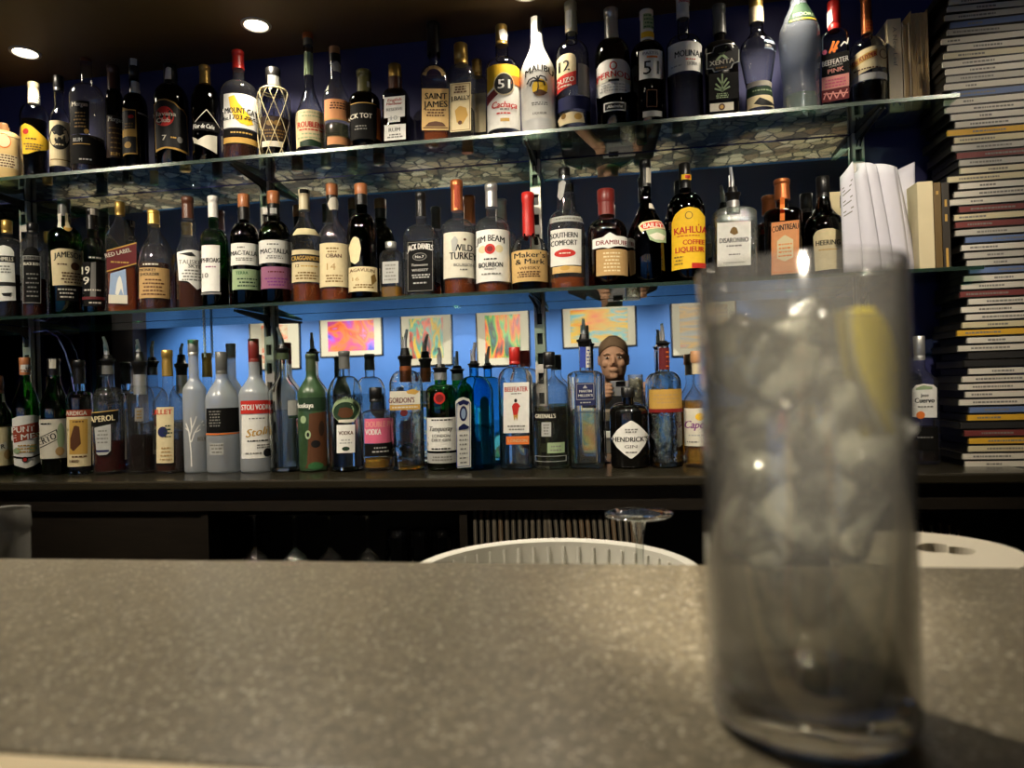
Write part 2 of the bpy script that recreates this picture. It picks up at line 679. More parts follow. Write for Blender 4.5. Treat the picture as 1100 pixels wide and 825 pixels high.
    def loft(s, m, pr, seg):
        vs_, fs = [], []
        for z, r, nn, a in pr:
            e = 2.0 / nn
            for k in range(seg):
                t = 2 * math.pi * (k + 0.5) / seg
                ct, st = math.cos(t), math.sin(t)
                vs_.append((r * math.copysign(abs(ct) ** e, ct), r * a * math.copysign(abs(st) ** e, st), z))
        for i in range(len(pr) - 1):
            for k in range(seg):
                k2 = (k + 1) % seg
                fs.append((i * seg + k, i * seg + k2, (i + 1) * seg + k2, (i + 1) * seg + k))
        fs.append(tuple(reversed(range(seg))))
        b = (len(pr) - 1) * seg
        fs.append(tuple(range(b, b + seg)))
        m.add(vs_, fs)

    def ax(s, py):
        (x0, y0), (x1, y1) = s.p0, s.p1
        return x0 + (x1 - x0) * (py - y0) / (y1 - y0)

    def z(s, py):
        return on_y(s.ax(py), py, s.Y).z - s.Z

    def P(s, px, py, off):
        z = s.z(py)
        x = (px - s.ax(py)) / s.sx
        r = interp(s.outline, z)
        if s.sq and z < s.outline[-1][0] and interp(s.outasp, z) == s.asp:
            b = r * s.asp
            lx = (x - b * math.sin(s.psi)) / math.cos(s.psi)
            return (lx, -(b + off), z)
        u = x / max(r, 1e-4)
        a = math.asin(u) if abs(u) <= 0.985 else math.copysign(1.397 + (abs(u) - 0.985) * 1.0, u)
        a -= s.psi
        a_ = 1.0
        return ((r + off) * math.sin(a), -(r + off) * math.cos(a) * a_, z)

    def label(s, lb):
        base, ops = lb[0], lb[1:]
        m = MB()
        m.add([s.P(x, y, 0.0006) for x, y in base[0]], base[1])
        lo = m.build('label', paper(base[2]), s.root)
        if ops:
            m = MB()
            ks = []
            for i, op in enumerate(ops):
                if op[2] not in ks:
                    ks.append(op[2])
                m.add([s.P(x, y, 0.0010 + 0.0002 * i) for x, y in op[0]], op[1], ks.index(op[2]))
            m.build('label_print', [ink(k) for k in ks], lo)

    def cap(s, cap, zc, zt, rn):
        if not cap:
            return
        typ, colr = cap[0], cap[1]
        rc = (cap[2] / 2 / s.sx) if len(cap) > 2 and cap[2] else rn * 1.06
        m = MB()
        if typ == 'screw':
            h = zt - zc
            pr = [(zc - 0.002, rc * 0.98), (zc + h * 0.12, rc), (zc + h * 0.14, rc * 0.95), (zc + h * 0.18, rc * 0.95), (zc + h * 0.2, rc), (zt - 0.0015, rc), (zt, rc * 0.9)]
            m.loft(pr, 24)
            o = m.build('screw_cap', capm(colr), s.root, smooth=True, autosmooth=60)
        elif typ == 'capsule':
            h = zt - zc
            pr = [(zc - 0.003, rc * 1.04), (zc + h * 0.6, rc * 0.98), (zc + h * 0.72, rc * 0.97), (zc + h * 0.74, rc * 1.06), (zt - 0.002, rc * 1.06), (zt, rc * 0.92)]
            m.loft(pr, 24)
            o = m.build('capsule', capm(colr), s.root, smooth=True, autosmooth=60)
        elif typ == 'cork':
            h = zt - zc
            m.loft([(zc - 0.004, rn * 1.05), (zc + h * 0.45, rn * 1.05)], 24)
            col2 = cap[3] if len(cap) > 3 else 'black'
            o = m.build('neck_seal', capm(col2), s.root, smooth=True, autosmooth=60)
            m = MB()
            m.loft([(zc + h * 0.45, rc * 0.96), (zc + h * 0.5, rc), (zt - 0.002, rc), (zt, rc * 0.9)], 24)
            o = m.build('cork_stopper', capm(colr), s.root, smooth=True, autosmooth=60)
        elif typ == 'wax':
            h = zt - zc
            rnd = random.Random(int(rc * 1e6))
            vs_, fs, sg = [], [], 20
            for j, (z, r) in enumerate([(zc - 0.012, rc * 1.02), (zc + h * 0.3, rc * 1.0), (zc + h * 0.7, rc * 0.96), (zc + h * 0.8, rc * 1.08), (zt - 0.002, rc * 1.05), (zt, rc * 0.85)]):
                for k in range(sg):
                    t = 2 * math.pi * k / sg
                    dz = -rnd.uniform(0, 0.016) if j == 0 else 0
                    vs_.append((r * math.cos(t), r * math.sin(t), z + dz))
            for j in range(5):
                for k in range(sg):
                    k2 = (k + 1) % sg
                    fs.append((j * sg + k, j * sg + k2, (j + 1) * sg + k2, (j + 1) * sg + k))
            fs.append(tuple(range(5 * sg, 6 * sg)))
            m.add(vs_, fs)
            o = m.build('wax_seal', capm(colr), s.root, smooth=True, autosmooth=60)
        elif typ == 'pour':
            # cap = ('pour', collar colour, collar width, y of stopper top, lean px, (collar bottom y))
            zst = s.z(cap[3])
            lean = cap[4] / s.sx
            hc = (zst - zc)
            if colr:
                m.loft([(zc - hc * 0.9, rc * 1.02), (zc - 0.001, rc)], 20)
                m.build('neck_collar', capm(colr), s.root, smooth=True, autosmooth=60)
                m = MB()
            m.loft([(zc - 0.002, rn * 1.0), (zc + hc * 0.35, rn * 1.15), (zc + hc * 0.4, rn * 1.35), (zc + hc * 0.55, rn * 1.35), (zc + hc * 0.6, rn * 0.9), (zst, rn * 0.7)], 20)
            o = m.build('pourer_stopper', capm('black'), s.root, smooth=True, autosmooth=60)
            m = MB()
            h = zt - zst
            pts = [(0, 0, zst - 0.004), (lean * 0.1, 0, zst + h * 0.3), (lean * 0.45, -0.002, zst + h * 0.65), (lean, -0.006, zt)]
            m.tube(pts, [0.0052, 0.0048, 0.0042, 0.0036], 12)
            m.tube([(-0.006, 0.002, zst - 0.004), (-0.006 + lean * 0.2, 0.002, zst + h * 0.62)], 0.0016, 6)
            m.build('spout', SPOUT, o, smooth=True, autosmooth=60)
        s.outline = s.outline[:-1] + [(zc - 0.0005, rn * 1.06), (zc, rc * 1.05), (zt, rc * 1.05)]
        s.outasp = s.outasp + [(zt, 1.0)]


def bot(*a, **k):
    return Bot(*a, **k)

# ------------------------------------------------------------------ the setting
M_SOFFIT = paint('dark brown soffit paint', (112, 90, 56), 0.55, var=0.06, scale=3)
M_NAVY = paint('navy wall paint', (40, 42, 92), 0.6, var=0.05, scale=5)
M_NAVYC = paint('navy ceiling paint', (20, 21, 34), 0.6)
M_BLUE = paint('blue wall paint', (58, 112, 188), 0.6, var=0.04, scale=3)
M_BLACKW = paint('black stained wood', (26, 21, 15), 0.4, var=0.25, scale=25, stretch=(1, 8, 8))
M_BLACK = paint('black paint', (14, 12, 10), 0.5)
M_CHROME = paint('slotted steel upright', (196, 192, 182), 0.4, 0.2)
M_DKSTEEL = paint('dark steel bracket', (66, 64, 60), 0.35, 0.9)
M_TAUPE = paint('side wall paint', (70, 60, 46), 0.7)
M_GREY = paint('grey column paint', (86, 82, 86), 0.6)
XL, XR = -10.2, 3.2
XMIR = 0.555

tag(box_obj('wall_back', (XL, D + 0.006, ZFLOOR), (1.25, D + 0.10, ZCEIL), M_NAVY), kind='structure')
tag(box_obj('wall_back_right', (1.25, D + 0.006, ZFLOOR), (XR, D + 0.10, ZCEIL), M_BLACK), kind='structure')
tag(box_obj('wall_far', (XL, YFAR - 0.1, ZFLOOR), (XR, YFAR, ZCEIL), M_BLUE), kind='structure')
tag(box_obj('wall_left', (XL - 0.1, YFAR - 0.1, ZFLOOR), (XL, D + 0.1, ZCEIL), M_TAUPE), kind='structure')
tag(box_obj('wall_right', (XR, YFAR - 0.1, ZFLOOR), (XR + 0.1, D + 0.1, ZCEIL), M_TAUPE), kind='structure')
tag(box_obj('ceiling', (XL, YFAR - 0.1, ZCEIL), (XR, D + 0.1, ZCEIL + 0.08), M_NAVYC), kind='structure')
tag(box_obj('trim_1', (XL, 0.70, ZCEIL - 0.012), (XR, D + 0.006, ZCEIL), M_SOFFIT), kind='structure')   # brown soffit over the bar


def crazy_floor():
    m, nt, out = new_mat('crazy paving floor')
    N, Lk = nt.nodes.new, nt.links.new
    tc = N('ShaderNodeTexCoord')
    v = N('ShaderNodeTexVoronoi'); v.inputs['Scale'].default_value = 7.0
    v2 = N('ShaderNodeTexVoronoi'); v2.feature = 'DISTANCE_TO_EDGE'; v2.inputs['Scale'].default_value = 7.0
    cr = N('ShaderNodeValToRGB')
    cr.color_ramp.interpolation = 'CONSTANT'
    cols = [(214, 200, 160), (120, 112, 96), (232, 222, 190), (150, 130, 100), (200, 186, 150)]
    while len(cr.color_ramp.elements) < len(cols):
        cr.color_ramp.elements.new(0.5)
    for i, c in enumerate(cols):
        cr.color_ramp.elements[i].position = i / len(cols)
        cr.color_ramp.elements[i].color = lin(c)
    st = N('ShaderNodeMath'); st.operation = 'LESS_THAN'; st.inputs[1].default_value = 0.06
    mx = N('ShaderNodeMix'); mx.data_type = 'RGBA'
    mx.inputs['B'].default_value = lin((60, 54, 44))
    b = N('ShaderNodeBsdfPrincipled'); b.inputs['Roughness'].default_value = 0.5
    sep = N('ShaderNodeSeparateColor')
    Lk(tc.outputs['Object'], v.inputs['Vector']); Lk(tc.outputs['Object'], v2.inputs['Vector'])
    Lk(v.outputs['Color'], sep.inputs[0]); Lk(sep.outputs[0], cr.inputs[0])
    Lk(v2.outputs['Distance'], st.inputs[0]); Lk(st.outputs[0], mx.inputs['Factor'])
    Lk(cr.outputs[0], mx.inputs['A']); Lk(mx.outputs['Result'], b.inputs['Base Color'])
    Lk(b.outputs[0], out.inputs[0])
    return m


tag(box_obj('floor', (XL, YFAR - 0.1, ZFLOOR - 0.08), (XR, D + 0.1, ZFLOOR), crazy_floor()), kind='structure')
# grey column, doorway and curtain at the left end of the far wall
def far_x(px):      # world x on the far wall of something seen in the mirror at pixel px (y about 370)
    return on_y(px, 370, 2 * D - YFAR).x
def far_z(py, px=500):
    return on_y(px, py, 2 * D - YFAR).z


tag(box_obj('wall_column', (far_x(136), YFAR, ZFLOOR), (far_x(158), YFAR + 0.25, ZCEIL), M_GREY), kind='structure')
dr = tag(box_obj('door_1', (far_x(106), YFAR, ZFLOOR), (far_x(136), YFAR + 0.05, ZCEIL - 0.06), M_BLACK), kind='structure')
box_obj('door_handle', (far_x(130), YFAR + 0.05, -0.2), (far_x(131.5), YFAR + 0.10, -0.08), M_CHROME, dr)
m = MB()
cx0, cx1 = far_x(-60), far_x(106)
vs_, fs = [], []
n = 120
for i in range(n + 1):
    x = cx0 + (cx1 - cx0) * i / n
    y = YFAR + 0.12 + 0.05 * math.sin(i * 0.9) + 0.015 * math.sin(i * 2.3)
    vs_ += [(x, y, ZFLOOR + 0.02), (x, y, ZCEIL - 0.1)]
for i in range(n):
    fs.append((2 * i, 2 * i + 2, 2 * i + 3, 2 * i + 1))
m.add(vs_, fs)
cur = m.build('curtain', paint('dark blue velvet', (26, 26, 110), 0.8), smooth=True, autosmooth=80)
md = cur.modifiers.new('t', 'SOLIDIFY'); md.thickness = 0.004
tag(cur, 'dark blue pleated curtain hanging beside the black door across the room', 'curtain')

# mirror
mr = empty('wall_mirror', ((-4.0 + XMIR) / 2, D, ZB))
tag(mr, 'large wall mirror behind the bottles reflecting the blue picture wall', 'mirror')
box_obj('mirror_glass', (-4.0, D - 0.003, ZB + 0.002), (XMIR, D + 0.003, ZT - 0.006), mirror_mat(), mr)
box_obj('mirror_edge', (XMIR, D - 0.004, ZB + 0.002), (XMIR + 0.006, D + 0.004, ZT - 0.006), M_BLACK, mr)

# slotted uprights with their shelf brackets
UPX = [-1.667, -0.93, -0.2, 0.565]
UPL = ['leftmost slotted steel shelf upright behind the cream-labelled green whiskey bottle', 'slotted steel shelf upright behind the mauve-labelled whisky bottle',
       'slotted steel shelf upright beside the red wax-topped bottle', 'slotted steel shelf upright at the right edge of the mirror by the loose papers']
for i, x in enumerate(UPX):
    e = empty('shelf_upright', (x, D - 0.008, ZB))
    tag(e, UPL[i], 'upright', 'shelf uprights')
    m = MB()
    wv = 0.013
    H = 0.0
    z0, z1 = 0.0, ZT - 0.006 - ZB
    m.box(-wv, -0.012, z0, -wv + 0.006, 0.004, z1)
    m.box(wv - 0.006, -0.012, z0, wv, 0.004, z1)
    m.box(-wv, 0.001, z0, wv, 0.004, z1, 1)
    z = 0.03
    while z < z1 - 0.03:                      # the bridges between the slots
        m.box(-wv + 0.006, -0.0115, z, wv - 0.006, -0.004, z + 0.022)
        z += 0.05
    m.build('slotted_rail', [M_CHROME, M_BLACK], e)
    for zz, nm in ((ZT, 'bracket'), (ZM, 'bracket')):
        m = MB()
        zb = zz - ZB - 0.006
        for sx in (-0.004, 0.004):
            pts = [(sx - 0.001, -0.01, zb), (sx - 0.001, -0.17, zb), (sx - 0.001, -0.17, zb - 0.005), (sx - 0.001, -0.03, zb - 0.018), (sx - 0.001, -0.01, zb - 0.034)]
            q = pts + [(p[0] + 0.002, p[1], p[2]) for p in pts]
            m.add(q, [(0, 1, 2, 3, 4), (9, 8, 7, 6, 5), (0, 5, 6, 1), (1, 6, 7, 2), (2, 7, 8, 3), (3, 8, 9, 4), (4, 9, 5, 0)])
        m.build(nm, M_DKSTEEL, e)

# glass shelves
M_SHELF = glassy('shelf glass', (226, 240, 230), (150, 190, 168), refl=0.85, base=0.07, power=2.6, rough=0.005)
M_EDGE = glassy('ground green shelf edge', (120, 176, 150), (90, 150, 120), rough=0.3, diffuse=0.07, dcol=(110, 165, 140), base=0.06, refl=0.4)
YSF = 1.57


def shelf(z, x1, label):
    e = empty('glass_shelf', ((-4.0 + x1) / 2, (YSF + D) / 2, z - 0.004))
    tag(e, label, 'shelf', 'glass shelves')
    box_obj('pane', (-4.0, YSF + 0.0015, z - 0.004), (x1, D - 0.009, z + 0.004), M_SHELF, e)
    box_obj('front_edge', (-4.0, YSF, z - 0.004), (x1, YSF + 0.0014, z + 0.004), M_EDGE, e)


shelf(ZT, 0.71, 'upper glass shelf carrying the top row of bottles')
shelf(ZM, 0.745, 'lower glass shelf carrying the middle row of bottles and loose papers')

# back counter
M_COUNTER = paint('dark polished counter top', (40, 36, 27), 0.22, var=0.2, scale=18, stretch=(0.3, 3, 3))
bb = empty('back_bar', (-0.6, 1.62, ZFLOOR))
tag(bb, 'dark wooden back bar counter under the lowest row of bottles', 'counter')
XE = 0.80
o = box_obj('worktop', (-4.1, 1.495, ZB - 0.022), (XE, D - 0.005, ZB - 0.0005), M_COUNTER, bb, bevel=0.004)
box_obj('worktop_side', (XE + 0.001, 1.55, ZB - 0.03), (2.4, D, ZB - 0.003), M_BLACK, bb)
box_obj('fascia', (-4.1, 1.515, ZB - 0.075), (2.4, 1.53, ZB - 0.0235), M_BLACKW, bb)
box_obj('back_panel', (-4.1, D - 0.02, ZFLOOR), (2.4, D - 0.004, ZB - 0.031), M_BLACK, bb)
ZLS = -0.475
box_obj('lower_shelf', (-4.1, 1.52, ZLS - 0.02), (2.4, D - 0.021, ZLS), M_BLACKW, bb)
for x in (-2.6, -0.99, -0.36, 0.30, 0.54, 1.0):
    box_obj('divider', (x - 0.009, 1.522, ZLS + 0.0005), (x + 0.009, D - 0.021, ZB - 0.076), M_BLACKW, bb)
box_obj('plinth', (-4.1, 1.55, ZFLOOR), (2.4, 1.565, ZLS - 0.021), M_BLACKW, bb)
box_obj('cupboard_panel', (-4.1, 1.526, ZLS + 0.0005), (-1.0, 1.54, ZB - 0.076), M_BLACKW, bb)

# ceiling downlights of the soffit, right above the shelf front
M_LAMP = emit('lit lamp glass', (255, 240, 214), 14.0)
M_WHITEM = paint('white enamel', (210, 206, 196), 0.4)
DLX = [on_y(27, 56, 1.60).x, on_y(275, 27, 1.60).x, on_y(565, -3, 1.60).x]
DLX = DLX + [DLX[2] + 0.58]
DLN = ['round recessed downlight above the stoneware jug at the far left', 'round recessed downlight above the netted bottle', 'round recessed downlight above the white palm-tree bottle',
       'round recessed downlight above the frosted green bottle']
ZS = ZCEIL - 0.012


def downlight(x, y, label, energy, angle, target, group, r=0.027, col=WARM, size=0.02):
    e = empty('downlight', (x, y, ZS))
    tag(e, label, 'downlight', group)
    m = MB()
    m.loft([(0.0, r * 1.35), (-0.003, r * 1.32), (-0.004, r * 1.1), (-0.001, r)], 28, cap0=False, cap1=False)
    m.build('trim_ring', M_WHITEM, e, smooth=True)
    m = MB()
    m.loft([(-0.0015, r), (-0.003, r * 0.8), (-0.0035, r * 0.2)], 28, cap0=False)
    m.build('lamp', M_LAMP, e, smooth=True)
    spot('downlight_beam', (x, y, ZS - 0.008), target, energy, angle, col, size)


for x, l in zip(DLX, DLN):
    downlight(x, 1.60, l, E_SHELF, 130, (x, 1.58, 0), 'shelf downlights')
# downlights further out over the bar
for i, (x, tx, e_, an) in enumerate([(-1.75, -1.5, 1.0, 70), (-1.05, -0.75, 1.15, 75), (-0.35, -0.3, 1.0, 62), (0.40, 0.35, 0.9, 58), (1.05, 0.80, 0.35, 66)]):
    downlight(x, 0.80, ['recessed bar downlight furthest to the left over the working side', 'second recessed bar downlight from the left', 'recessed bar downlight in the middle over the basket',
                        'recessed bar downlight at the right over the white tub', 'recessed bar downlight furthest to the right'][i], E_BAR * e_, an, (tx, 1.66, 0.12), 'bar downlights')
downlight(-0.45, 0.76, 'recessed bar downlight aimed at the stone ledge', E_LEDGE, 100, (-0.06, 0.30, -0.10), 'bar downlights')

# ------------------------------------------------------------------ pictures on the far wall with their spotlights
def art(name, cols, scale, dist=1.5, stretch=(1, 1, 1), seed=0.0):
    m, nt, out = new_mat(name)
    N, Lk = nt.nodes.new, nt.links.new
    tc = N('ShaderNodeTexCoord'); mp = N('ShaderNodeMapping')
    mp.inputs['Scale'].default_value = stretch
    mp.inputs['Location'].default_value = (seed, seed * 0.7, seed * 1.3)
    no = N('ShaderNodeTexNoise'); no.inputs['Scale'].default_value = scale; no.inputs['Detail'].default_value = 3
    no.inputs['Distortion'].default_value = dist
    cr = N('ShaderNodeValToRGB')
    while len(cr.color_ramp.elements) < len(cols):
        cr.color_ramp.elements.new(0.5)
    for i, c in enumerate(cols):
        cr.color_ramp.elements[i].position = 0.3 + 0.4 * i / max(1, len(cols) - 1)
        cr.color_ramp.elements[i].color = lin(c)
    b = N('ShaderNodeBsdfPrincipled'); b.inputs['Roughness'].default_value = 0.45
    Lk(tc.outputs['Object'], mp.inputs[0]); Lk(mp.outputs[0], no.inputs['Vector']); Lk(no.outputs[0], cr.inputs[0])
    Lk(cr.outputs[0], b.inputs['Base Color']); Lk(b.outputs[0], out.inputs[0])
    return m


M_MATB = paint('ivory picture mount', (226, 220, 198), 0.7)
M_FRM = paint('thin black picture frame', (30, 28, 28), 0.4)
PICS = [  # px x0,x1,y0,y1 in the mirror; mount widths; art
    (270, 324, 318, 397, 0.24, 0.16, art('red figure drawing', [(226, 214, 190), (214, 196, 160), (205, 80, 40), (226, 214, 190), (150, 110, 90)], 6.0, 0.5, seed=3)),
    (345, 412, 322, 383, 0.13, 0.16, art('violet orange painting', [(50, 60, 200), (150, 90, 220), (200, 60, 150), (240, 120, 50), (220, 70, 40), (180, 120, 230)], 3.6, 0.8, seed=5)),
    (432, 487, 318, 393, 0.17, 0.16, art('teal yellow painting', [(30, 34, 40), (50, 150, 130), (240, 190, 40), (40, 140, 130), (190, 70, 40), (36, 32, 34)], 4.0, 0.6, (2.2, 1, 0.7), 8)),
    (513, 570, 318, 393, 0.17, 0.16, art('red green painting', [(30, 60, 50), (200, 60, 40), (240, 150, 50), (70, 160, 70), (40, 44, 40), (30, 110, 110)], 4.5, 0.6, (2.4, 1, 0.6), 12)),
    (605, 684, 305, 373, 0.11, 0.16, art('orange city painting', [(236, 120, 40), (240, 160, 40), (230, 190, 70), (90, 170, 180), (240, 170, 50), (226, 90, 40)], 3.0, 0.1, (0.7, 1, 2.6), 17)),
    (722, 792, 312, 382, 0.13, 0.16, art('grey beach painting', [(110, 112, 108), (140, 134, 118), (190, 150, 80), (120, 120, 112), (200, 110, 60)], 4.0, 0.4, (0.4, 1, 2.6), 21)),
]
PLAB = ['framed pale drawing with red strokes, leftmost on the blue wall', 'framed violet and orange abstract on the blue wall', 'framed teal and yellow abstract on the blue wall', 'framed red and green abstract on the blue wall',
        'framed orange cityscape above the photographer on the blue wall', 'framed grey beach picture with orange stripes on the blue wall']
for i, (a, b_, y0, y1, mx_, mz_, am) in enumerate(PICS):
    Yv = 2 * D - YFAR
    c = on_y((a + b_) / 2, y1, Yv)
    x0, x1 = on_y(a, y1, Yv).x, on_y(b_, y1, Yv).x
    z0 = c.z
    z1 = min(on_y((a + b_) / 2, y0, Yv).z, ZCEIL - 0.03)
    xc = (x0 + x1) / 2
    e = empty('framed_picture', (xc, YFAR, z0))
    tag(e, PLAB[i], 'picture', 'pictures on the blue wall')
    t = 0.012
    m = MB()
    m.box(x0, YFAR, z0, x1, YFAR + 0.03, z0 + t); m.box(x0, YFAR, z1 - t, x1, YFAR + 0.03, z1)
    m.box(x0, YFAR, z0, x0 + t, YFAR + 0.03, z1); m.box(x1 - t, YFAR, z0, x1, YFAR + 0.03, z1)
    fo = m.build('frame', M_FRM, e, loc=(-xc, -YFAR, -z0))
    wd, ht = x1 - x0, z1 - z0
    mo = MB().box(x0 + t, YFAR + 0.001, z0 + t, x1 - t, YFAR + 0.015, z1 - t).build('mount', M_MATB, e, loc=(-xc, -YFAR, -z0))
    ax0, ax1, az0, az1 = -wd / 2 + mx_ * wd, wd / 2 - mx_ * wd, mz_ * ht * (0.9 if i != 4 else 0.75), ht - mz_ * ht * 0.5
    MB().add([(ax0, 0.017, az0), (ax1, 0.017, az0), (ax1, 0.017, az1), (ax0, 0.017, az1), (ax0, 0.0155, az0), (ax1, 0.0155, az0), (ax1, 0.0155, az1), (ax0, 0.0155, az1)],
             [(0, 3, 2, 1), (4, 5, 6, 7), (0, 1, 5, 4), (1, 2, 6, 5), (2, 3, 7, 6), (3, 0, 4, 7)]).build('artwork', am, e)
# ceiling spotlights washing the picture wall
for i, px in enumerate([225, 300, 378, 460, 541, 645, 757]):
    x = far_x(px)
    e = empty('picture_spotlight', (x, YFAR + 1.0, ZCEIL))
    tag(e, ['small ceiling spotlight lighting the bare blue wall by the grey column', 'small ceiling spotlight aimed at the pale drawing', 'small ceiling spotlight aimed at the violet abstract', 'small ceiling spotlight aimed at the teal abstract',
            'small ceiling spotlight aimed at the red and green abstract', 'small ceiling spotlight aimed at the orange cityscape', 'small ceiling spotlight aimed at the grey beach picture'][i], 'spotlight', 'picture spotlights')
    m = MB(); m.loft([(-0.02, 0.035), (0.0, 0.035)], 18)
    m.build('ceiling_rose', M_BLACK, e, smooth=True)
    m = MB(); m.loft([(-0.12, 0.03), (-0.115, 0.034), (-0.04, 0.03), (-0.02, 0.012)], 18)
    m.build('lamp_head', M_BLACK, e, smooth=True)
    spot('picture_beam', (x, YFAR + 1.0, ZCEIL - 0.13), (x, YFAR, 0.25), E_PIC * (1.0 if i else 1.3), 95, (1.0, 0.93, 0.8), 0.03, 0.8)

for i, px in enumerate([170, 330, 500, 670, 840]):
    x = far_x(px)
    downlight(x, YFAR + 0.38, ['recessed room downlight by the grey column over the paving', 'recessed room downlight over the paving left of the pictures', 'recessed room downlight over the paving in front of the abstracts', 'recessed room downlight over the paving in front of the cityscape',
              'recessed room downlight over the paving at the right end'][i], E_FLOOR, 44, (x, YFAR + 0.36, ZFLOOR), 'room downlights', r=0.04)

downlight(-0.07, -0.85, 'added fill downlight behind the photographer, aimed at the tall drink', 470.0, 8.0, (0.045, 0.258, 0.03), 'room downlights', size=0.03)  # added fill lamp, no known fitting; brightens the drink and ice from the front

# ------------------------------------------------------------------ top row of bottles
b = bot('T', 'stoneware_rum_jug', 'cream stoneware jug with a red ring mark, leftmost on the top shelf', 4, 42, 133, 150, 142, 14, 140, ('cork', 'cork', 12, 'cork'), 'cream', None,
        [[D_(4, 156, 8, 8, 'or_'), D_(4, 156, 6.8, 6.8, 'cr')], [R_(-10, 170, 20, 184, 'cr'), L_(-8, 170, 19, 184, 5, 'br')]])
m = MB(); m.tube([(b.R * 0.99 * math.cos(t * 0.3), b.R * 0.99 * math.sin(t * 0.3), b.z(150)) for t in range(22)], 0.0018, 6)
m.build('cord', paint('pale cord', (214, 196, 150), 0.8), b.root, smooth=True)
bot('T', 'rum_bottle', 'rum bottle with a bright yellow kidney-shaped label and pale gold capsule', 38, 33, 89, 128, 113, 13, 111, ('capsule', 'cream', 13), 'clear', ('black', 131),
    [[G_([(23, 140), (27, 137.5), (34, 140), (44, 147), (52, 152), (54, 158), (50, 163), (40, 166), (30, 170), (24, 169.5)], 'yl'), D_(28, 146, 3, 3, 'rd'), L_(25, 152, 42, 155, 1, 'br'), L_(26, 158, 46, 166, 3, 'dg')],
     [R_(35, 101, 47, 112, 'wh'), L_(36, 101, 47, 112, 4, 'gy')]])
bot('T', 'rum_bottle', 'slim clear bottle with a cream label bearing a black script roundel', 65, 24, 82, 131, 114, 11, 98, ('screw', 'black', 12), 'clear', ('clear', 133),
    [[R_(53.5, 133, 76.5, 181, 'cr'), D_(64, 150.5, 10.5, 13.5, 'bk'), G_([(55, 153), (60, 147), (64, 150), (73, 143), (66, 151), (62, 150), (57, 154)], 'cr'), L_(59, 157, 69, 160, 1, 'cr'), R_(55, 174, 75, 175, 'dg')]], shp='s')
bot('T', 'rum_bottle', 'broad clear glass decanter bottle with a black two-part label', 95, 40, 57, 108, 92, 13, 66, ('cork', 'brown', 16, 'brown'), 'clear2', ('dark', 150),
    [[R_(76, 115, 96, 150, 'bk'), T_('Morgan', 86, 118.5, 4.5, 'of', 16), L_(79, 126, 94, 144, 5, 'dg'), D_(93, 147, 2.5, 2.5, 'gd')],
     [G_([(76, 151), (84, 150), (96, 152), (108, 156), (115, 162), (115, 181), (76, 181)], 'bk'), T_('RUM', 84, 156, 4, 'lg', 9), R_(79, 160, 97, 160.7, 'gd'), L_(84, 175, 100, 178, 1, 'lg')]])
bot('T', 'rum_bottle', 'dark rum bottle with a tall brown neck between the clear decanter and the gold-edged label', 124, 20, 71, 112, 98, 13, 96, ('capsule', 'brown', 14), 'dark', ('dark', 118),
    [[R_(115, 127, 134, 172, 'db'), T_('Morgan', 124, 131, 5, 'of', 15, shear=0.2), L_(117, 138, 132, 164, 5, 'dg'), T_('RUM', 124, 168, 3.5, 'gd', 9)]], dy=0.02)
bot('T', 'rum_bottle', 'dark slim bottle with a white neck seal and gold-outlined black label', 146, 28, 65, 118, 101, 11, 86, ('screw', 'black', 11), 'dark', ('dark', 122),
    [[G_([(132, 119), (137, 122), (146, 122.5), (147, 144), (142, 145), (142, 149), (147, 150), (148, 169.5), (132, 170)], 'gd'),
     R_(132, 123.5, 145.3, 143, 'bk'), D_(141, 130, 3, 2, 'rd'), L_(133, 136, 145, 142, 2, 'dg'), R_(132, 151, 146.3, 168.3, 'bk'), D_(138, 160, 3.4, 3.4, 'gd')],
     [R_(141, 89, 151, 102, 'wh')], [R_(140, 64.5, 147, 72, 'wh')], [R_(148, 124.5, 160, 126, 'lg')]])
bot('T', 'rum_bottle', 'black rum bottle with a red disc on its gold-edged label', 185, 38, 70, 110, 92, 13, 90, ('screw', 'black', 15), 'dark', ('black', 112),
    [[G_([(166, 117), (170, 113.5), (178, 113), (188, 116), (192, 120), (197, 121), (201, 126), (203, 168), (190, 166), (178, 165), (168, 168)], 'gd'),
      G_([(166.6, 118), (170.5, 115), (178, 114.4), (187.5, 117.4), (191.5, 121.4), (196.5, 122.4), (200, 127), (201.6, 165.6), (190, 164), (178, 163.4), (168, 165.6)], 'bk'),
      D_(177, 131.5, 10, 10.5, 'rd'), T_('Havana', 177, 128.5, 4.6, 'of', 24), T_('Club', 176, 135.5, 4.6, 'of', 14), T_('7', 177, 154, 5.5, 'of', 4), L_(183, 151, 190, 156, 1, 'gd'), D_(193, 155, 2.8, 3.4, 'gy')],
     [G_([(178, 77), (180, 75), (184, 76), (184, 88), (177, 88)], 'wh')]])
bot('T', 'rum_bottle', 'black rum bottle with a gold cap and slanted cream foot label', 222, 31, 71, 113, 92, 11, 90, ('capsule', 'gold', 12), 'dark', ('black', 116),
    [[G_([(207, 150), (213, 155), (222, 150), (233, 149), (233, 168), (222, 164), (209, 158)], 'of')], [R_(208, 136, 236, 145, 'bk'), T_('Flor de Caña', 219, 140.5, 4.6, 'wh', 22, shear=0.25)],
     [S_([[(208, 138), (222, 123), (236, 138)]], 0.8, 'of')]])
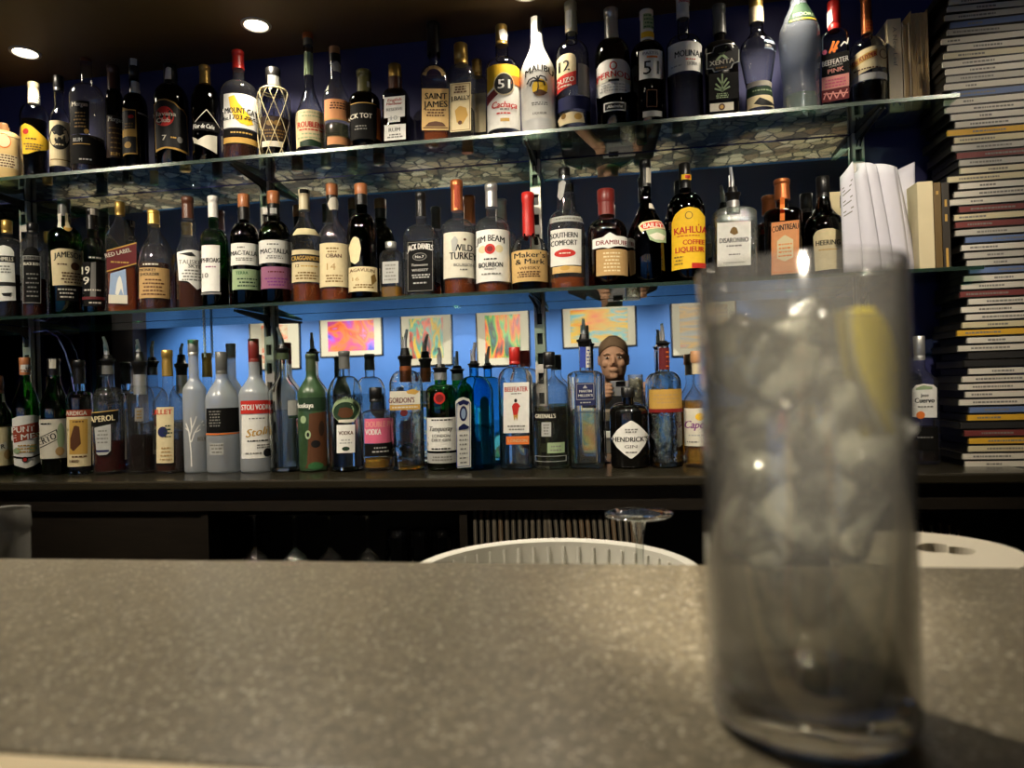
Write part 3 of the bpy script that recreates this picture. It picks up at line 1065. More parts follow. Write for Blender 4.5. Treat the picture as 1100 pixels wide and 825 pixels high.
bot('T', 'rum_bottle', 'round clear bottle with a red cap, white label and yellow island shape', 258, 41, 55, 103, 89, 13, 74, ('capsule', 'red', 13), 'clear', ('brown', 146),
    [[R_(241, 108, 278, 144, 'wh'), G_([(246, 112), (252, 110), (256, 118), (262, 124), (268, 130), (272, 138), (266, 141), (258, 139), (252, 134), (248, 124)], 'yl'),
      T_('MOUNT GAY', 259.5, 126, 6, 'bk', 34), T_('1703', 254, 133, 5, 'bk', 13), T_('Est.', 244, 134, 3.5, 'bk', 5), L_(262, 131, 276, 135, 2, 'bk')],
     [R_(241, 145, 278, 152.5, 'bk'), L_(245, 147, 274, 151, 1, 'gd')], [R_(241, 154, 277, 160, 'gd')]])
b = bot('T', 'rum_bottle', 'squat dark bottle wrapped in a cream cord net', 295, 35, 74, 108, 96, 16, 94, ('screw', 'black', 16), 'clear', ('black', 130),
        [[R_(281, 131, 310, 156, 'db'), D_(290, 138, 4, 3, 'dg'), D_(298, 138, 4, 3, 'dg'), L_(284, 144, 306, 154, 3, 'dg')], [R_(282, 157, 304, 163, 'of')], [R_(288, 84, 302, 94, 'lg')]])
m = MB()
for k in range(8):
    for sgn in (1, -1):
        pts = []
        for j in range(17):
            zz = b.z(97) + (0.004 - b.z(97)) * j / 16
            a = 2 * math.pi * (k + 0.5) / 8 + sgn * 1.9 * j / 16
            r = interp(b.outline, zz) + 0.0012
            pts.append((r * math.cos(a), r * math.sin(a), zz))
        m.tube(pts, 0.0009, 5)
for zz in (b.z(97), b.z(99)):
    m.tube([((interp(b.outline, zz) + 0.002) * math.cos(t * math.pi / 12), (interp(b.outline, zz) + 0.002) * math.sin(t * math.pi / 12), zz) for t in range(25)], 0.0016, 6)
m.build('cord_net', paint('cream cord', (222, 206, 160), 0.7), b.root, smooth=True)
bot('T', 'rum_bottle', 'tall slender bottle with a long thin neck, cork and pale label with red lettering', 334, 31, 36, 130, 90, 10, 48, ('cork', 'copper', 12, 'grey'), 'clear', ('clear', 122),
    [[R_(318, 123, 351, 162, 'cr'), L_(319, 124, 350, 132, 2, 'pg'), T_('ROUBLENS', 334, 139, 6, 'rd', 27), L_(322, 143, 346, 146, 1, 'rd'), L_(320, 147, 348, 155, 2, 'pg'), G_([(323, 157), (334, 154.5), (345, 157), (345, 162), (323, 162)], 'dgn')],
     [R_(327, 58, 336, 82, 'pg')]], shp='s')
b = bot('T', 'rum_bottle', 'clear bottle with a cork, a string tag and two orange labels', 362, 30, 51, 110, 84, 12, 66, ('cork', 'wood', 12, 'black'), 'clear', ('olive', 136),
        [[R_(349, 112, 377, 134, 'pe'), L_(354, 115, 372, 123, 3, 'br'), R_(349, 133, 377, 134, 'gd')], [R_(352, 151, 378, 160, 'pe'), R_(352, 151, 378, 151.8, 'dg')], [G_([(356, 71), (362, 68), (368, 72), (367, 79), (357, 79)], 'lg')], [R_(348, 94, 353, 101, 'wh')]], shp='s')
bot('T', 'rum_bottle', 'squat dark bottle with a black label edged in orange and an olive cap', 392.5, 34, 76, 112, 101, 15, 99, ('capsule', 'olive', 15), 'dark', ('dark', 114),
    [[R_(377, 117, 404, 155, 'bk'), R_(377, 116.6, 404, 117.4, 'gd'), T_('BLACK TOT', 383, 130.5, 5, 'of', 33), L_(380, 140, 396, 146, 2, 'gy')], [R_(404.5, 119, 411, 153, 'or_')], [R_(394, 90, 399, 96, 'lg')]])
bot('T', 'rum_bottle', 'square-shouldered bottle with a stacked white label and dark gold-topped neck', 426, 33, 70, 106, 97, 14, 96, ('cork', 'gold', 14, 'brown'), 'tclear', ('dark', 108),
    [[R_(413, 109, 435, 131, 'wh'), T_('English', 424, 112.5, 3, 'rd', 15, shear=0.2), T_('Harbour', 424, 116.3, 3, 'rd', 17, shear=0.2), T_('RESERVE', 424, 122.5, 3, 'gy', 17)],
     [G_([(417, 131.2), (430, 131.2), (430, 136), (417, 136)], 'wh'), T_('10', 423.5, 131.5, 4.5, 'lg', 7)], [R_(413, 138.5, 436, 155, 'wh'), T_('RUM', 424, 144, 4, 'gy', 12), L_(416, 148, 433, 153, 2, 'gy')]], sq=(0.9, 3.2))
bot('T', 'rum_bottle', 'square rum bottle with tan label and a dark waxed cap', 468, 30, 25, 85, 72, 9, 52, ('wax', 'black', 14), 'clear', ('amber', 118),
    [[R_(453.5, 101, 482, 145, 'tan'), T_('SAINT', 468.5, 109, 6.5, 'bk', 23), T_('JAMES', 468, 117.5, 6.5, 'bk', 25, rot=2), L_(456, 122, 480, 131, 3, 'br'), G_([(457, 141), (461, 137), (468, 135.5), (476, 137), (479, 141)], 'br'), R_(455, 142, 481, 143, 'br')],
     [S_([[(456, 87), (457.5, 82), (461, 79), (466, 78), (471, 79), (475, 82), (477, 87)]], 4.5, 'tan')]], sq=(0.9, 4.0), psi=0)
JB = [[R_(484, 95, 506, 146, 'cr'), O_(485, 96, 505, 145, 0.6, 'dg'), L_(488, 98, 502, 106, 3, 'br'), T_('J.BALLY', 495, 111, 4.6, 'bk', 20), G_([(489, 124), (494, 119), (501, 122), (503, 130), (497, 139), (490, 136)], 'gd'), D_(494.5, 137, 2.2, 2.2, 'br')]]
bot('T', 'rum_bottle', 'square bottle with a gold cap and cream map label, standing in front', 497, 33, 48, 84, 72, 14, 69, ('screw', 'gold', 15), 'clear', ('olive', 120), JB, sq=(0.95, 5.0))
bot('T', 'rum_bottle', 'square gold-capped bottle half hidden behind its twin with the map label', 514, 26, 65, 93, 83, 10, 82, ('screw', 'gold', 11), 'clear', ('olive', 120), [[R_(506, 105, 522, 146, 'cr'), T_('Y.', 512, 122, 3.5, 'bk')]], sq=(0.9, 5.0), dy=0.058)
bot('T', 'cachaca_bottle', 'round bottle with yellow, red and white label around a black number roundel', 541, 36, 28, 77, 64, 14, 49, ('screw', 'gold', 13), 'clear', ('clear', 90),
    [[R_(524, 77, 559, 144, 'wh'), R_(524, 77, 559, 92, 'yl'), G_([(524, 92), (534, 92), (530, 101), (524, 104)], 'yl'), G_([(524, 107), (536, 100), (536, 108), (524, 117)], 'mr'), G_([(549, 89), (559, 86), (559, 97), (549, 97)], 'or_'),
      D_(541.5, 98, 10.6, 12, 'cr'), D_(541.5, 98, 9.6, 11, 'bk'), T_('51', 541.5, 98, 9.5, 'wh', 12, bold=0.03), T_('Cachaça', 542, 119.5, 6.5, 'rd', 25, shear=0.2), L_(537, 123, 547, 126, 1, 'gy'), L_(533, 127.5, 550, 130, 1, 'rd'), R_(538, 134, 547, 137.5, 'gd')],
     [G_([(536, 36), (541, 34), (546, 38), (545, 46), (537, 46)], 'wh')]])
bot('T', 'coconut_liqueur_bottle', 'white bottle with a palm tree at sunset and black lettering', 579, 38, 20, 82, 45, 13, 38, ('screw', 'black', 12), 'white', None,
    [[R_(563, 78, 595, 134, 'wh'), T_('MALIBU', 579.5, 86, 6.5, 'bk', 29, arc=5), D_(580, 102, 8, 9, 'yl'), G_([(573, 107), (580, 104), (588, 107), (584, 110.5), (576, 110.5)], 'br'), S_([[(577, 108), (578.5, 101), (578, 95)]], 1.1, 'bk'),
      S_([[(578, 95), (574, 91.5), (569, 93), (567, 97)], [(578, 95), (572, 95), (570, 100)], [(578, 95), (580, 90), (585, 91), (587, 95)], [(578, 95), (584, 96), (585, 100)], [(578, 95), (577, 90)]], 1.5, 'bk'), L_(570, 117, 590, 121, 2, 'gy'), T_('LIQUEUR', 580, 129, 2.4, 'gy', 14)],
     [R_(570.5, 20, 577, 42, 'wh')]], shp='s')
bot('T', 'ouzo_bottle', 'clear bottle with a large number twelve above a red band and a blue foot', 616, 36, 3, 62, 46, 12, 35, ('capsule', 'cream', 13), 'clear', ('clear', 75),
    [[G_([(598.5, 68), (603, 65.5), (612, 65), (617, 67), (619, 71), (619, 84), (598.5, 88)], 'cr'), T_('12', 606.5, 77.5, 11, 'bk', 11, bold=0.03)], [G_([(598.5, 88), (619, 84), (619, 98), (598.5, 104)], 'rd'), T_('OUZO', 607, 93, 5, 'of', 20, rot=4), L_(600, 97, 614, 100, 1, 'of')],
     [R_(621, 76, 633, 109, 'lg')], [R_(600, 110, 634, 124, 'nv')], [G_([(599.5, 131), (604, 128), (614, 126.5), (627, 128), (628, 138), (600, 139)], 'cr'), D_(606, 130, 2.6, 3, 'dg'), D_(621, 132, 4, 3.4, 'gd')], [R_(608, 14, 614, 33, 'wh')]])
bot('T', 'anise_bottle', 'dark green bottle with a silver capsule and white label lettered in red', 659, 38, 10, 62, 44, 14, 42, ('capsule', 'silver', 15), 'dgreen', ('black', 66),
    [[G_([(641, 77), (645, 73.5), (652, 72), (668, 72), (674, 74), (677, 78), (677, 103), (672, 107), (645, 109.5), (641, 106)], 'wh'), D_(659, 79, 4, 4.5, 'rd'), D_(659, 79, 2.6, 3, 'wh'), G_([(641, 91), (659, 86), (677, 91), (677, 97), (659, 93.5), (641, 97)], 'of'), T_('PERNOD', 659, 90, 6.5, 'rd', 34, arc=2.5), R_(654, 93, 665, 95.5, 'bk'), L_(645, 97, 673, 106, 3, 'lg')],
     [R_(649, 117, 672, 126, 'wh'), R_(650.3, 118.2, 670.7, 124.8, 'bk'), T_('Absinthe', 660.5, 121.5, 3, 'wh', 16, shear=0.3)]])
bot('T', 'pastis_bottle', 'dark bottle with a white square label showing a black fifty-one and a yellow neck ring', 697, 37, 12, 62, 47, 14, 44, ('capsule', 'white', 14), 'dark', ('black', 60),
    [[R_(687, 62, 711, 92, 'wh'), T_('PASTIS', 699, 65.5, 3, 'gy', 16), R_(695, 68.5, 706, 70.5, 'or_'), T_('51', 699.5, 80.5, 14, 'bk', 16, bold=0.0)], [R_(689, 37, 704, 43, 'yl')], [R_(691, 18, 702, 34, 'pg'), L_(692, 18, 702, 34, 4, 'gn')], [R_(691, 126, 711, 132, 'lg')], [O_(695, 104, 706, 122, 0.6, 'br')]])
bot('T', 'sambuca_bottle', 'clear cylindrical bottle with a broad white label and white cap', 736, 38, -6, 52, 40, 13, 20, ('screw', 'white', 14), 'clear', ('clear', 86),
    [[R_(718, 53, 755, 84, 'wh'), T_('MOLINARI', 741, 65.5, 6.5, 'bk', 31), L_(736, 71, 748, 73, 1, 'rd'), T_('EXTRA', 743.5, 76.5, 3.6, 'gy', 10), L_(721, 76, 734, 79, 1, 'lg')], [R_(728, 1, 741, 8, 'wh'), T_('Molinari', 735, 4.5, 3, 'rd', 11, shear=0.2)]])
bot('T', 'absinthe_bottle', 'square near-black green bottle with a pale cross emblem and plant drawing', 775, 39, 6, 58, 46, 12, 36, ('capsule', 'grey', 14), 'black', None,
    [[G_([(759, 62), (766, 61), (766, 57), (787, 54), (787, 58), (794, 57), (794, 74), (787, 76), (787, 80), (766, 83), (766, 79), (759, 79)], 'lg'),
     G_([(760, 63), (767, 62), (767, 58), (786, 55), (786, 59), (793, 58), (793, 73), (786, 75), (786, 79), (767, 82), (767, 78), (760, 78)], 'bk'), S_([[(770, 60), (781, 69.5)], [(781, 58.5), (770, 70.5)]], 2.6, 'pg'), T_('XENTA', 775.5, 72.5, 5, 'of', 26, rot=4), L_(768, 77, 783, 80, 1, 'dg')],
     [R_(762, 84, 793, 112, 'bk'), S_([[(776, 104), (776, 85)], [(776, 102), (769, 95)], [(776, 102), (783, 94)], [(776, 97), (771, 89)], [(776, 97), (781, 90)], [(776, 103), (768, 100)], [(776, 103), (784, 99)]], 1.8, 'pg'), L_(768, 105, 784, 111, 3, 'pg')],
     [R_(763, 115.5, 788, 124, 'of'), D_(775.5, 119.8, 3.4, 3.6, 'br'), D_(775.5, 119.8, 2, 2, 'gd')]], sq=(0.75, 5.0))
bot('T', 'tequila_bottle', 'clear waisted bottle with a cork and a green and cream foot label', 815, 40, -8, 60, 42, 15, 24, ('cork', 'gold', 15, 'cream'), 'clear', ('clear', 108),
    [[R_(803, 92, 834, 97, 'of')], [R_(803, 97.5, 834, 107, 'dgn'), L_(808, 100, 833, 104, 1, 'pg')], [R_(803, 107.5, 835, 120, 'cr'), G_([(810, 116), (816, 110), (833, 117), (826, 119), (818, 119)], 'bk')], [R_(821, 51, 833, 61, 'lb'), L_(822, 52, 832, 56, 1, 'wh'), T_('MO', 825, 58.5, 3.4, 'wh', 6)]],
    prof=[(150, 34), (125, 32), (95, 27), (75, 34), (58, 40), (48, 36), (42, 24), (36, 15), (24, 14)])
bot('T', 'melon_liqueur_bottle', 'tall pebbled clear bottle with a little bright green liqueur left in it', 860, 46, -14, 30, 8, 18, 0, ('screw', 'black', 19), 'rough', ('green', 104),
    [[G_([(853, 12), (856, 8), (867, 8), (871, 12), (878, 28), (878, 31), (847, 31), (847, 28)], 'dgn'), T_('MIDORI', 862.5, 23, 4, 'pg', 20), R_(849, 28.5, 876, 30, 'yl')]],
    prof=[(150, 42), (120, 41), (90, 40), (70, 44), (48, 46), (34, 44), (20, 32), (8, 20), (0, 17)])
bot('T', 'pink_gin_bottle', 'square clear bottle with a red cap, black label and pink foot', 898, 30, 2, 42, 34, 12, 32, ('screw', 'red', 14), 'clear', ('clear', 60),
    [[R_(883, 62, 912, 85, 'bk'), T_('BEEFEATER', 897.5, 70.5, 5.5, 'wh', 28, rot=3), T_('LONDON', 898, 75, 2, 'lg', 14, rot=3), T_('PINK', 898, 80, 4.5, 'lp', 17, rot=3)],
     [R_(883, 85.5, 912, 99, 'lp'), L_(885, 88, 910, 98, 3, 'pk')], [R_(883, 99.5, 912, 112, 'mr'), S_([[(885, 109), (888, 102), (892, 110), (895, 102), (899, 110), (903, 102), (906, 110), (910, 102)], [(885, 103), (911, 106)]], 1.3, 'lp')],
     [S_([[(891, 61), (894, 55), (896, 49)], [(896, 61), (898, 54), (901, 50)], [(893, 58), (900, 57)]], 2.6, 'or_'), S_([[(903, 56), (907, 52), (910, 55), (911, 49)]], 1.5, 'wh'), D_(886, 59, 2.6, 2.6, 'pk')], [G_([(886, 14), (894, 12), (895, 25), (889, 30), (886, 27)], 'wh')]], sq=(0.85, 6.0), psi=0)
bot('T', 'cacao_liqueur_bottle', 'dark-filled round bottle with a copper neck and cream band label', 933, 40, -12, 57, 42, 12, 36, ('capsule', 'copper', 12), 'clear', ('black', 92),
    [[G_([(914, 64), (925, 60), (938, 57.5), (952, 57), (952, 79), (938, 81), (925, 84), (914, 88)], 'cr'), G_([(914, 70), (925, 66), (942, 61), (942, 68), (926, 73), (915, 77)], 'gd'), T_('De KUYPER', 929, 68.5, 5, 'dr', 26, rot=12), L_(917, 77, 946, 83, 1, 'br'), D_(948, 66, 4, 5, 'br'), D_(948, 66, 3.2, 4.2, 'cr')],
     [R_(913, 85, 954, 92, 'sv')], [R_(929, 24, 940, 36, 'or_'), L_(930, 25, 939, 35, 3, 'rd')]])

# ------------------------------------------------------------------ middle row
bot('M', 'whiskey_bottle', 'clear bottle with a white arched label at the left end of the middle shelf', 9, 34, 237, 266, 256, 12, 250, ('screw', 'gold', 13), 'clear', ('dark', 296),
    [[G_([(-8, 273), (-4, 268), (4, 266), (12, 268), (16, 274), (17, 324), (-8, 326)], 'wh'), R_(-8, 277, 16.5, 284, 'bk'), T_('BUSHMILLS', 3, 280.5, 4, 'of', 22), L_(-5, 287, 12, 296, 3, 'gy'), R_(-7, 305, 16.5, 309, 'bk'), G_([(2, 317), (13, 316), (11, 320), (4, 320)], 'bk')]])
bot('M', 'whiskey_bottle', 'dark whiskey bottle with a black arched label behind the steel upright', 37, 30, 240, 268, 256, 13, 250, ('screw', 'black', 14), 'clear', ('brown', 300),
    [[G_([(25, 275), (28, 269), (34, 267), (40, 269), (43, 276), (44, 326), (27, 328)], 'bk'), R_(25, 277, 43, 281, 'gy'), T_('BUSHMILLS', 34, 279, 3, 'bk', 16), T_('BLACK BUSH', 34, 285.5, 3, 'of', 16), L_(28, 294, 42, 322, 6, 'gy'), O_(25.5, 277, 43.6, 327, 0.5, 'lg')]], dy=0.0)
bot('M', 'whiskey_bottle', 'green whiskey bottle with a big cream label and gold neck medal', 71, 38, 214, 258, 244, 13, 232, ('capsule', 'grey', 14), 'green', ('dark', 262),
    [[G_([(55, 272), (63, 270), (80, 270), (90, 271), (90, 308), (56, 309)], 'cr'), T_('JAMESON', 74, 278, 6, 'bk', 31, arc=2), D_(80.5, 288, 4.6, 4.2, 'br'), R_(77, 285, 84, 291, 'br'), L_(62, 285, 72, 288, 1, 'br'), L_(66, 294, 89, 307, 4, 'br')],
     [R_(70, 230, 76, 247, 'cr'), D_(73, 247, 4.4, 4, 'gd')], [R_(62, 231, 66, 247, 'of')], [R_(61, 310, 84, 325, 'bk'), L_(62, 311, 82, 323, 3, 'of')]])
bot('M', 'whisky_bottle', 'green whisky bottle with a black and grey label right of the cream-labelled one', 101, 25, 224, 268, 256, 11, 246, ('capsule', 'black', 13), 'green', ('dark', 276),
    [[R_(89, 283, 112, 330, 'bk'), G_([(98, 284), (103, 283), (103, 320), (97, 320)], 'gy'), T_('19', 92.5, 292, 8, 'of', 8), T_('9', 93, 303, 8, 'of', 6), L_(91, 311, 108, 315, 1, 'of'), R_(89, 320, 112, 323, 'mr'), L_(95, 324, 109, 329, 1, 'of')], [R_(97, 225, 107, 232, 'of')], [R_(102, 243, 109, 248, 'of')], [R_(95, 277, 112, 280, 'dgn'), L_(95, 277, 110, 280, 1, 'of')]])
bot('M', 'whisky_bottle', 'square whisky bottle with a slanted red label and walking figure', 131, 35, 217, 262, 233, 10, 231, ('screw', 'gold', 11), 'clear', ('amber', 286),
    [[G_([(115, 272.5), (146.5, 262), (146.5, 285.5), (115, 295.5)], 'gd'), G_([(115, 274), (146.5, 263.5), (146.5, 284), (115, 294)], 'mr'), T_('RED LABEL', 127, 274.5, 4.2, 'of', 28, rot=17), L_(118, 283, 140, 286, 1, 'gd')], [G_([(118, 297), (136, 291), (137, 328), (117, 328)], 'lb'), G_([(124, 318), (126, 303), (129, 298), (131, 303), (133, 320), (130, 312), (127, 320)], 'wh'), R_(117, 319, 137, 328, 'of')]], sq=(1.0, 5.0), shp='o', psi=0)
bot('M', 'whisky_bottle', 'low bulb-shouldered whisky bottle with a kraft brown label', 167, 36, 226, 288, 262, 13, 240, ('capsule', 'gold', 13), 'clear', ('brown', 284),
    [[R_(150, 290, 182, 322, 'kr'), T_('MONKEY', 159, 292.5, 3, 'bk', 17), T_('SHOULDER', 161, 297, 3, 'bk', 20), L_(152, 301, 178, 320, 5, 'br')], [R_(152, 284, 174, 289, 'db'), L_(152, 284, 172, 289, 1, 'of')]])
bot('M', 'whisky_bottle', 'clear bulb-necked whisky bottle with a pointed white label', 204, 29, 212, 271, 255, 13, 234, ('capsule', 'brown', 13), 'clear', ('brown', 292),
    [[G_([(190.5, 273), (204, 270.5), (218, 271), (218, 308), (212, 313), (202, 304), (191, 303)], 'wh'), T_('TALISKER', 206, 283.5, 4.5, 'gy', 27), T_('SKYE', 209, 288, 3.6, 'bk', 13), L_(195, 291, 217, 304, 4, 'gy'), G_([(193, 275), (206, 273), (210, 277), (204, 277.5)], 'bk')]],
    prof=[(330, 29), (290, 29), (270, 28), (260, 20), (250, 14), (244, 17), (239, 16), (234, 12)])
bot('M', 'whisky_bottle', 'bright green whisky bottle with a white capsule and plain white label', 231, 31, 211, 262, 246, 11, 233, ('capsule', 'white', 11), 'green', ('dark', 300),
    [[R_(217, 266, 236, 315, 'wh'), T_('LAPHROAIG', 224, 282, 5, 'bk', 24), L_(219, 287, 234, 291, 1, 'mv'), T_('10', 221, 298, 5, 'gy', 6), R_(217, 316, 237, 318, 'gy')]])
bot('M', 'whisky_bottle', 'dark whisky bottle with a white upper and pale green lower label', 264, 32, 209, 258, 240, 12, 235, ('cork', 'orange', 13, 'black'), 'dgreen', ('black', 262),
    [[R_(248.5, 264, 277, 287, 'wh'), L_(254, 267, 264, 270, 1, 'gy'), T_('MAC-TALLA', 262, 274.5, 4.6, 'bk', 27), L_(252, 279, 274, 283, 2, 'gy')], [R_(250, 291.5, 280, 313, 'pg'), T_('TERRA', 260, 295.5, 3.2, 'gn', 13), L_(254, 300, 277, 311, 3, 'dgn')]])
bot('M', 'whisky_bottle', 'dark whisky bottle with a white upper and mauve lower label', 296, 34, 206, 256, 238, 13, 231, ('cork', 'orange', 14, 'black'), 'dgreen', ('black', 258),
    [[R_(278, 261, 311, 285, 'wh'), L_(287, 264, 300, 267, 1, 'gy'), T_('MAC-TALLA', 295, 272.5, 5, 'bk', 29), L_(284, 277, 306, 281, 2, 'gy')], [R_(281, 289, 313, 312, 'mv'), L_(286, 293, 307, 296, 1, 'mr'), L_(285, 300, 309, 310, 3, 'pu')], [R_(290, 225, 297, 231, 'lg')]])
bot('M', 'whisky_bottle', 'clear whisky bottle with a yellow shoulder collar and a black-banded cream label', 329, 33, 204, 256, 232, 12, 225, ('capsule', 'cream', 12), 'clear', ('amber', 306),
    [[R_(314, 271, 345, 305, 'cr'), R_(314, 276, 345, 284, 'bk'), T_('CRAGGANMORE', 329, 280, 4.6, 'gd', 30), T_('12', 320, 288, 3.2, 'br', 3.6), L_(323, 287, 342, 290, 1, 'gd'), L_(317, 294, 342, 303, 3, 'dg')], [G_([(315, 254), (319, 248.5), (329, 248), (338, 248.5), (342, 253), (342, 255), (315, 255.5)], 'cr')], [R_(322, 204.5, 334, 209, 'bk')]], shp='s')
bot('M', 'whisky_bottle', 'clear whisky bottle with a tall cream label numbered fourteen and a pale neck medal', 359, 32, 198, 256, 232, 12, 221, ('cork', 'orange', 13, 'black'), 'clear', ('amber', 300),
    [[R_(344, 264, 375, 310, 'cr'), L_(350, 268, 364, 275, 2, 'dg'), T_('OBAN', 358.5, 277.5, 4.2, 'br', 16), T_('14', 356, 289, 7, 'kr', 9, bold=0), L_(350, 297, 368, 306, 3, 'dg')], [G_([(352, 220), (355, 214), (361, 213), (365, 219), (364, 226), (353, 227)], 'of')]], shp='s')
bot('M', 'whisky_bottle', 'dark green whisky bottle with an oval shoulder label and low cream label', 390, 32, 198, 252, 230, 13, 219, ('cork', 'orange', 14, 'black'), 'dgreen', ('dark', 262),
    [[G_([(375, 268), (378, 259), (382, 257), (386, 260), (388, 270), (387, 282), (382, 286.5), (377, 283)], 'cr')], [R_(375, 289, 405, 315, 'cr'), T_('LAGAVULIN', 388, 293.5, 3.4, 'br', 28, arc=1), T_('16', 382.5, 302, 3.6, 'kr', 7), L_(379, 307, 402, 312, 2, 'dg'), G_([(398, 299), (402, 296), (404, 303), (399, 309)], 'dg')]])
bot('M', 'miniature_bottle', 'small short clear bottle with a grey label and silver cap', 421, 30, 260, 278, 269, 11, 266, ('screw', 'silver', 12), 'clear2', ('gold', 309),
    [[R_(411, 283, 428, 306, 'lg'), L_(413, 285, 426, 304, 5, 'gy')]], sq=(0.9, 3.0))
bot('M', 'whiskey_bottle', 'square bottle with a black label and white lettering, black cap', 454, 41, 207, 256, 242, 11, 232, ('capsule', 'black', 11), 'clear', ('dark', 290),
    [[R_(437.5, 262, 466, 316, 'bk'), T_('JACK DANIELS', 451.5, 270.5, 6, 'wh', 27, arc=2.5), D_(451, 279, 7.5, 4.2, 'gy'), D_(451, 279, 6.7, 3.4, 'bk'), T_('No.7', 451, 279, 2.6, 'wh', 9), T_('Tennessee', 451, 287.5, 2.6, 'wh', 17, shear=0.2), T_('WHISKEY', 451.5, 293, 2.6, 'wh', 17), L_(443, 297, 462, 302, 2, 'lg'), L_(441, 305, 462, 308, 1, 'lg'), O_(438.6, 263.5, 465, 315, 0.5, 'gy')]], sq=(1.0, 6.0))
bot('M', 'bourbon_bottle', 'round bourbon bottle with a cream label and bronze neck strip', 493, 36, 194, 250, 236, 12, 226, ('capsule', 'copper', 13), 'clear', ('amber', 299),
    [[R_(477, 253, 511, 301, 'of'), T_('WILD', 497.5, 269.5, 7, 'bk', 19), T_('TURKEY', 497.5, 278, 7.5, 'bk', 28), T_('BOURBON', 498, 287.5, 3, 'gy', 20), L_(493, 291, 503, 294, 1, 'gy'), D_(499, 261, 1.4, 1.4, 'br'), G_([(485, 262), (489, 257), (492, 262), (489, 276), (486, 273)], 'lg')], [R_(488, 200, 494, 225, 'rdb')]])
bot('M', 'bourbon_bottle', 'square-shouldered bourbon bottle with a white label and round red seal', 530, 38, 198, 249, 234, 12, 222, ('capsule', 'silver', 13), 'clear', ('amber', 304),
    [[R_(512, 250.5, 549, 305, 'wh'), T_('JIM BEAM', 527, 262, 6.5, 'bk', 29, arc=2.5), D_(519, 271, 4, 4, 'cr'), D_(536, 271, 4, 4, 'cr'), D_(526.5, 271, 5.4, 5.4, 'rd'), D_(526.5, 271, 3, 3, 'dr'), L_(518, 280, 536, 283, 1, 'bk'), T_('BOURBON', 527.5, 287.5, 5, 'bk', 24), T_('WHISKEY', 527, 292, 1.8, 'bk', 12), L_(516, 295, 540, 299, 1, 'gy')]])
bot('M', 'bourbon_bottle', 'rounded bourbon bottle dipped in red wax with a tan label', 569.5, 39, 207, 273, 254, 11, 246, ('wax', 'red', 13), 'clear', ('black', 304),
    [[R_(549, 272, 590, 305, 'tan'), T_("Maker's", 569, 277, 5.5, 'bk', 32), T_('& Mark', 569.5, 284, 5.5, 'bk', 30), T_('WHISKY', 569, 291, 3, 'br', 21), L_(555, 294, 582, 301, 3, 'br')]])
bot('M', 'whiskey_liqueur_bottle', 'fluted clear bottle with white label, red oval and black gold-rimmed cap', 609, 40, 181, 246, 232, 14, 189, ('screw', 'black', 13), 'clear2', ('amber', 300),
    [[R_(592, 250, 624, 288, 'wh'), T_('SOUTHERN', 606, 256.5, 5.5, 'bk', 28), T_('COMFORT', 606, 264.5, 5.5, 'bk', 27), D_(607, 275.5, 11, 4.2, 'rd'), L_(600, 274.5, 614, 276.5, 1, 'of')], [G_([(600, 198), (605, 195), (608, 198), (605, 214), (602, 217), (599, 212)], 'lg')], [R_(591, 236, 628, 242, 'lg'), L_(593, 236, 626, 242, 1, 'gy')], [R_(594, 289, 624, 296, 'tan'), D_(607, 291, 5, 2.6, 'gd')]],
    prof=[(330, 39), (290, 39), (250, 40), (240, 38), (232, 32), (226, 20), (216, 18), (205, 15), (189, 13)])
bot('M', 'honey_liqueur_bottle', 'broad brown bottle with a white name flash over a kraft label and brown cap', 653, 43, 204, 252, 236, 17, 230, ('cork', 'dkr', 19, 'dkr'), 'amber', ('dark', 256),
    [[G_([(637, 260), (648, 259), (655, 254), (662, 258), (674, 258), (674, 268), (660, 269), (654, 271), (648, 269.5), (637, 270)], 'wh'), T_('DRAMBUIE', 657, 264.5, 4.6, 'dr', 32)], [R_(641, 271.5, 674, 299, 'kr'), L_(647, 274, 668, 296, 6, 'cr')]])
bot('M', 'cream_liqueur_bottle', 'dark tapering bottle with a red banner label above a pale landscape', 696, 43, 172, 258, 212, 11, 200, ('capsule', 'black', 12), 'dark', ('black', 230),
    [[G_([(686, 246), (690, 242), (704, 240), (715, 240), (716, 249), (704, 250), (692, 252), (689, 254)], 'cr'), G_([(688, 246.5), (691, 243.5), (704, 241.6), (714, 241.6), (714.6, 247.6), (704, 248.6), (691.6, 250.6)], 'rd'), T_('BAILEYS', 702.5, 246, 5, 'of', 22, rot=4)],
     [G_([(694, 252), (704, 250), (715, 250), (715, 264), (706, 265), (698, 262)], 'pg'), G_([(697, 257), (706, 254), (714, 257), (713, 262), (703, 262)], 'of')], [R_(697, 220, 705, 226, 'of')], [R_(694, 182, 699, 198, 'of')]], shp='s')
bot('M', 'coffee_liqueur_bottle', 'dark bottle with a tall yellow arched label and yellow neck ring', 738, 41, 176, 228, 208, 12, 202, ('screw', 'black', 13), 'dark', ('black', 215),
    [[G_([(722, 242), (725, 234), (732, 229), (740, 227), (750, 229), (757, 236), (757, 291), (722, 292)], 'yl'), D_(740, 236, 4, 4, 'dg'), D_(740, 236, 3.2, 3.2, 'yl'), T_('KAHLÚA', 742, 251, 7, 'rd', 34, rot=2), L_(727, 256.5, 752, 258, 1, 'rd'), T_('COFFEE', 745, 264, 5, 'rd', 22), T_('LIQUEUR', 741, 271.5, 5.6, 'rd', 29), L_(725, 277, 735, 288, 3, 'dg'), R_(743, 286, 757, 291.4, 'rd')],
     [R_(732, 189, 745, 194.5, 'yl'), R_(736, 190, 741, 193.4, 'rd')]])
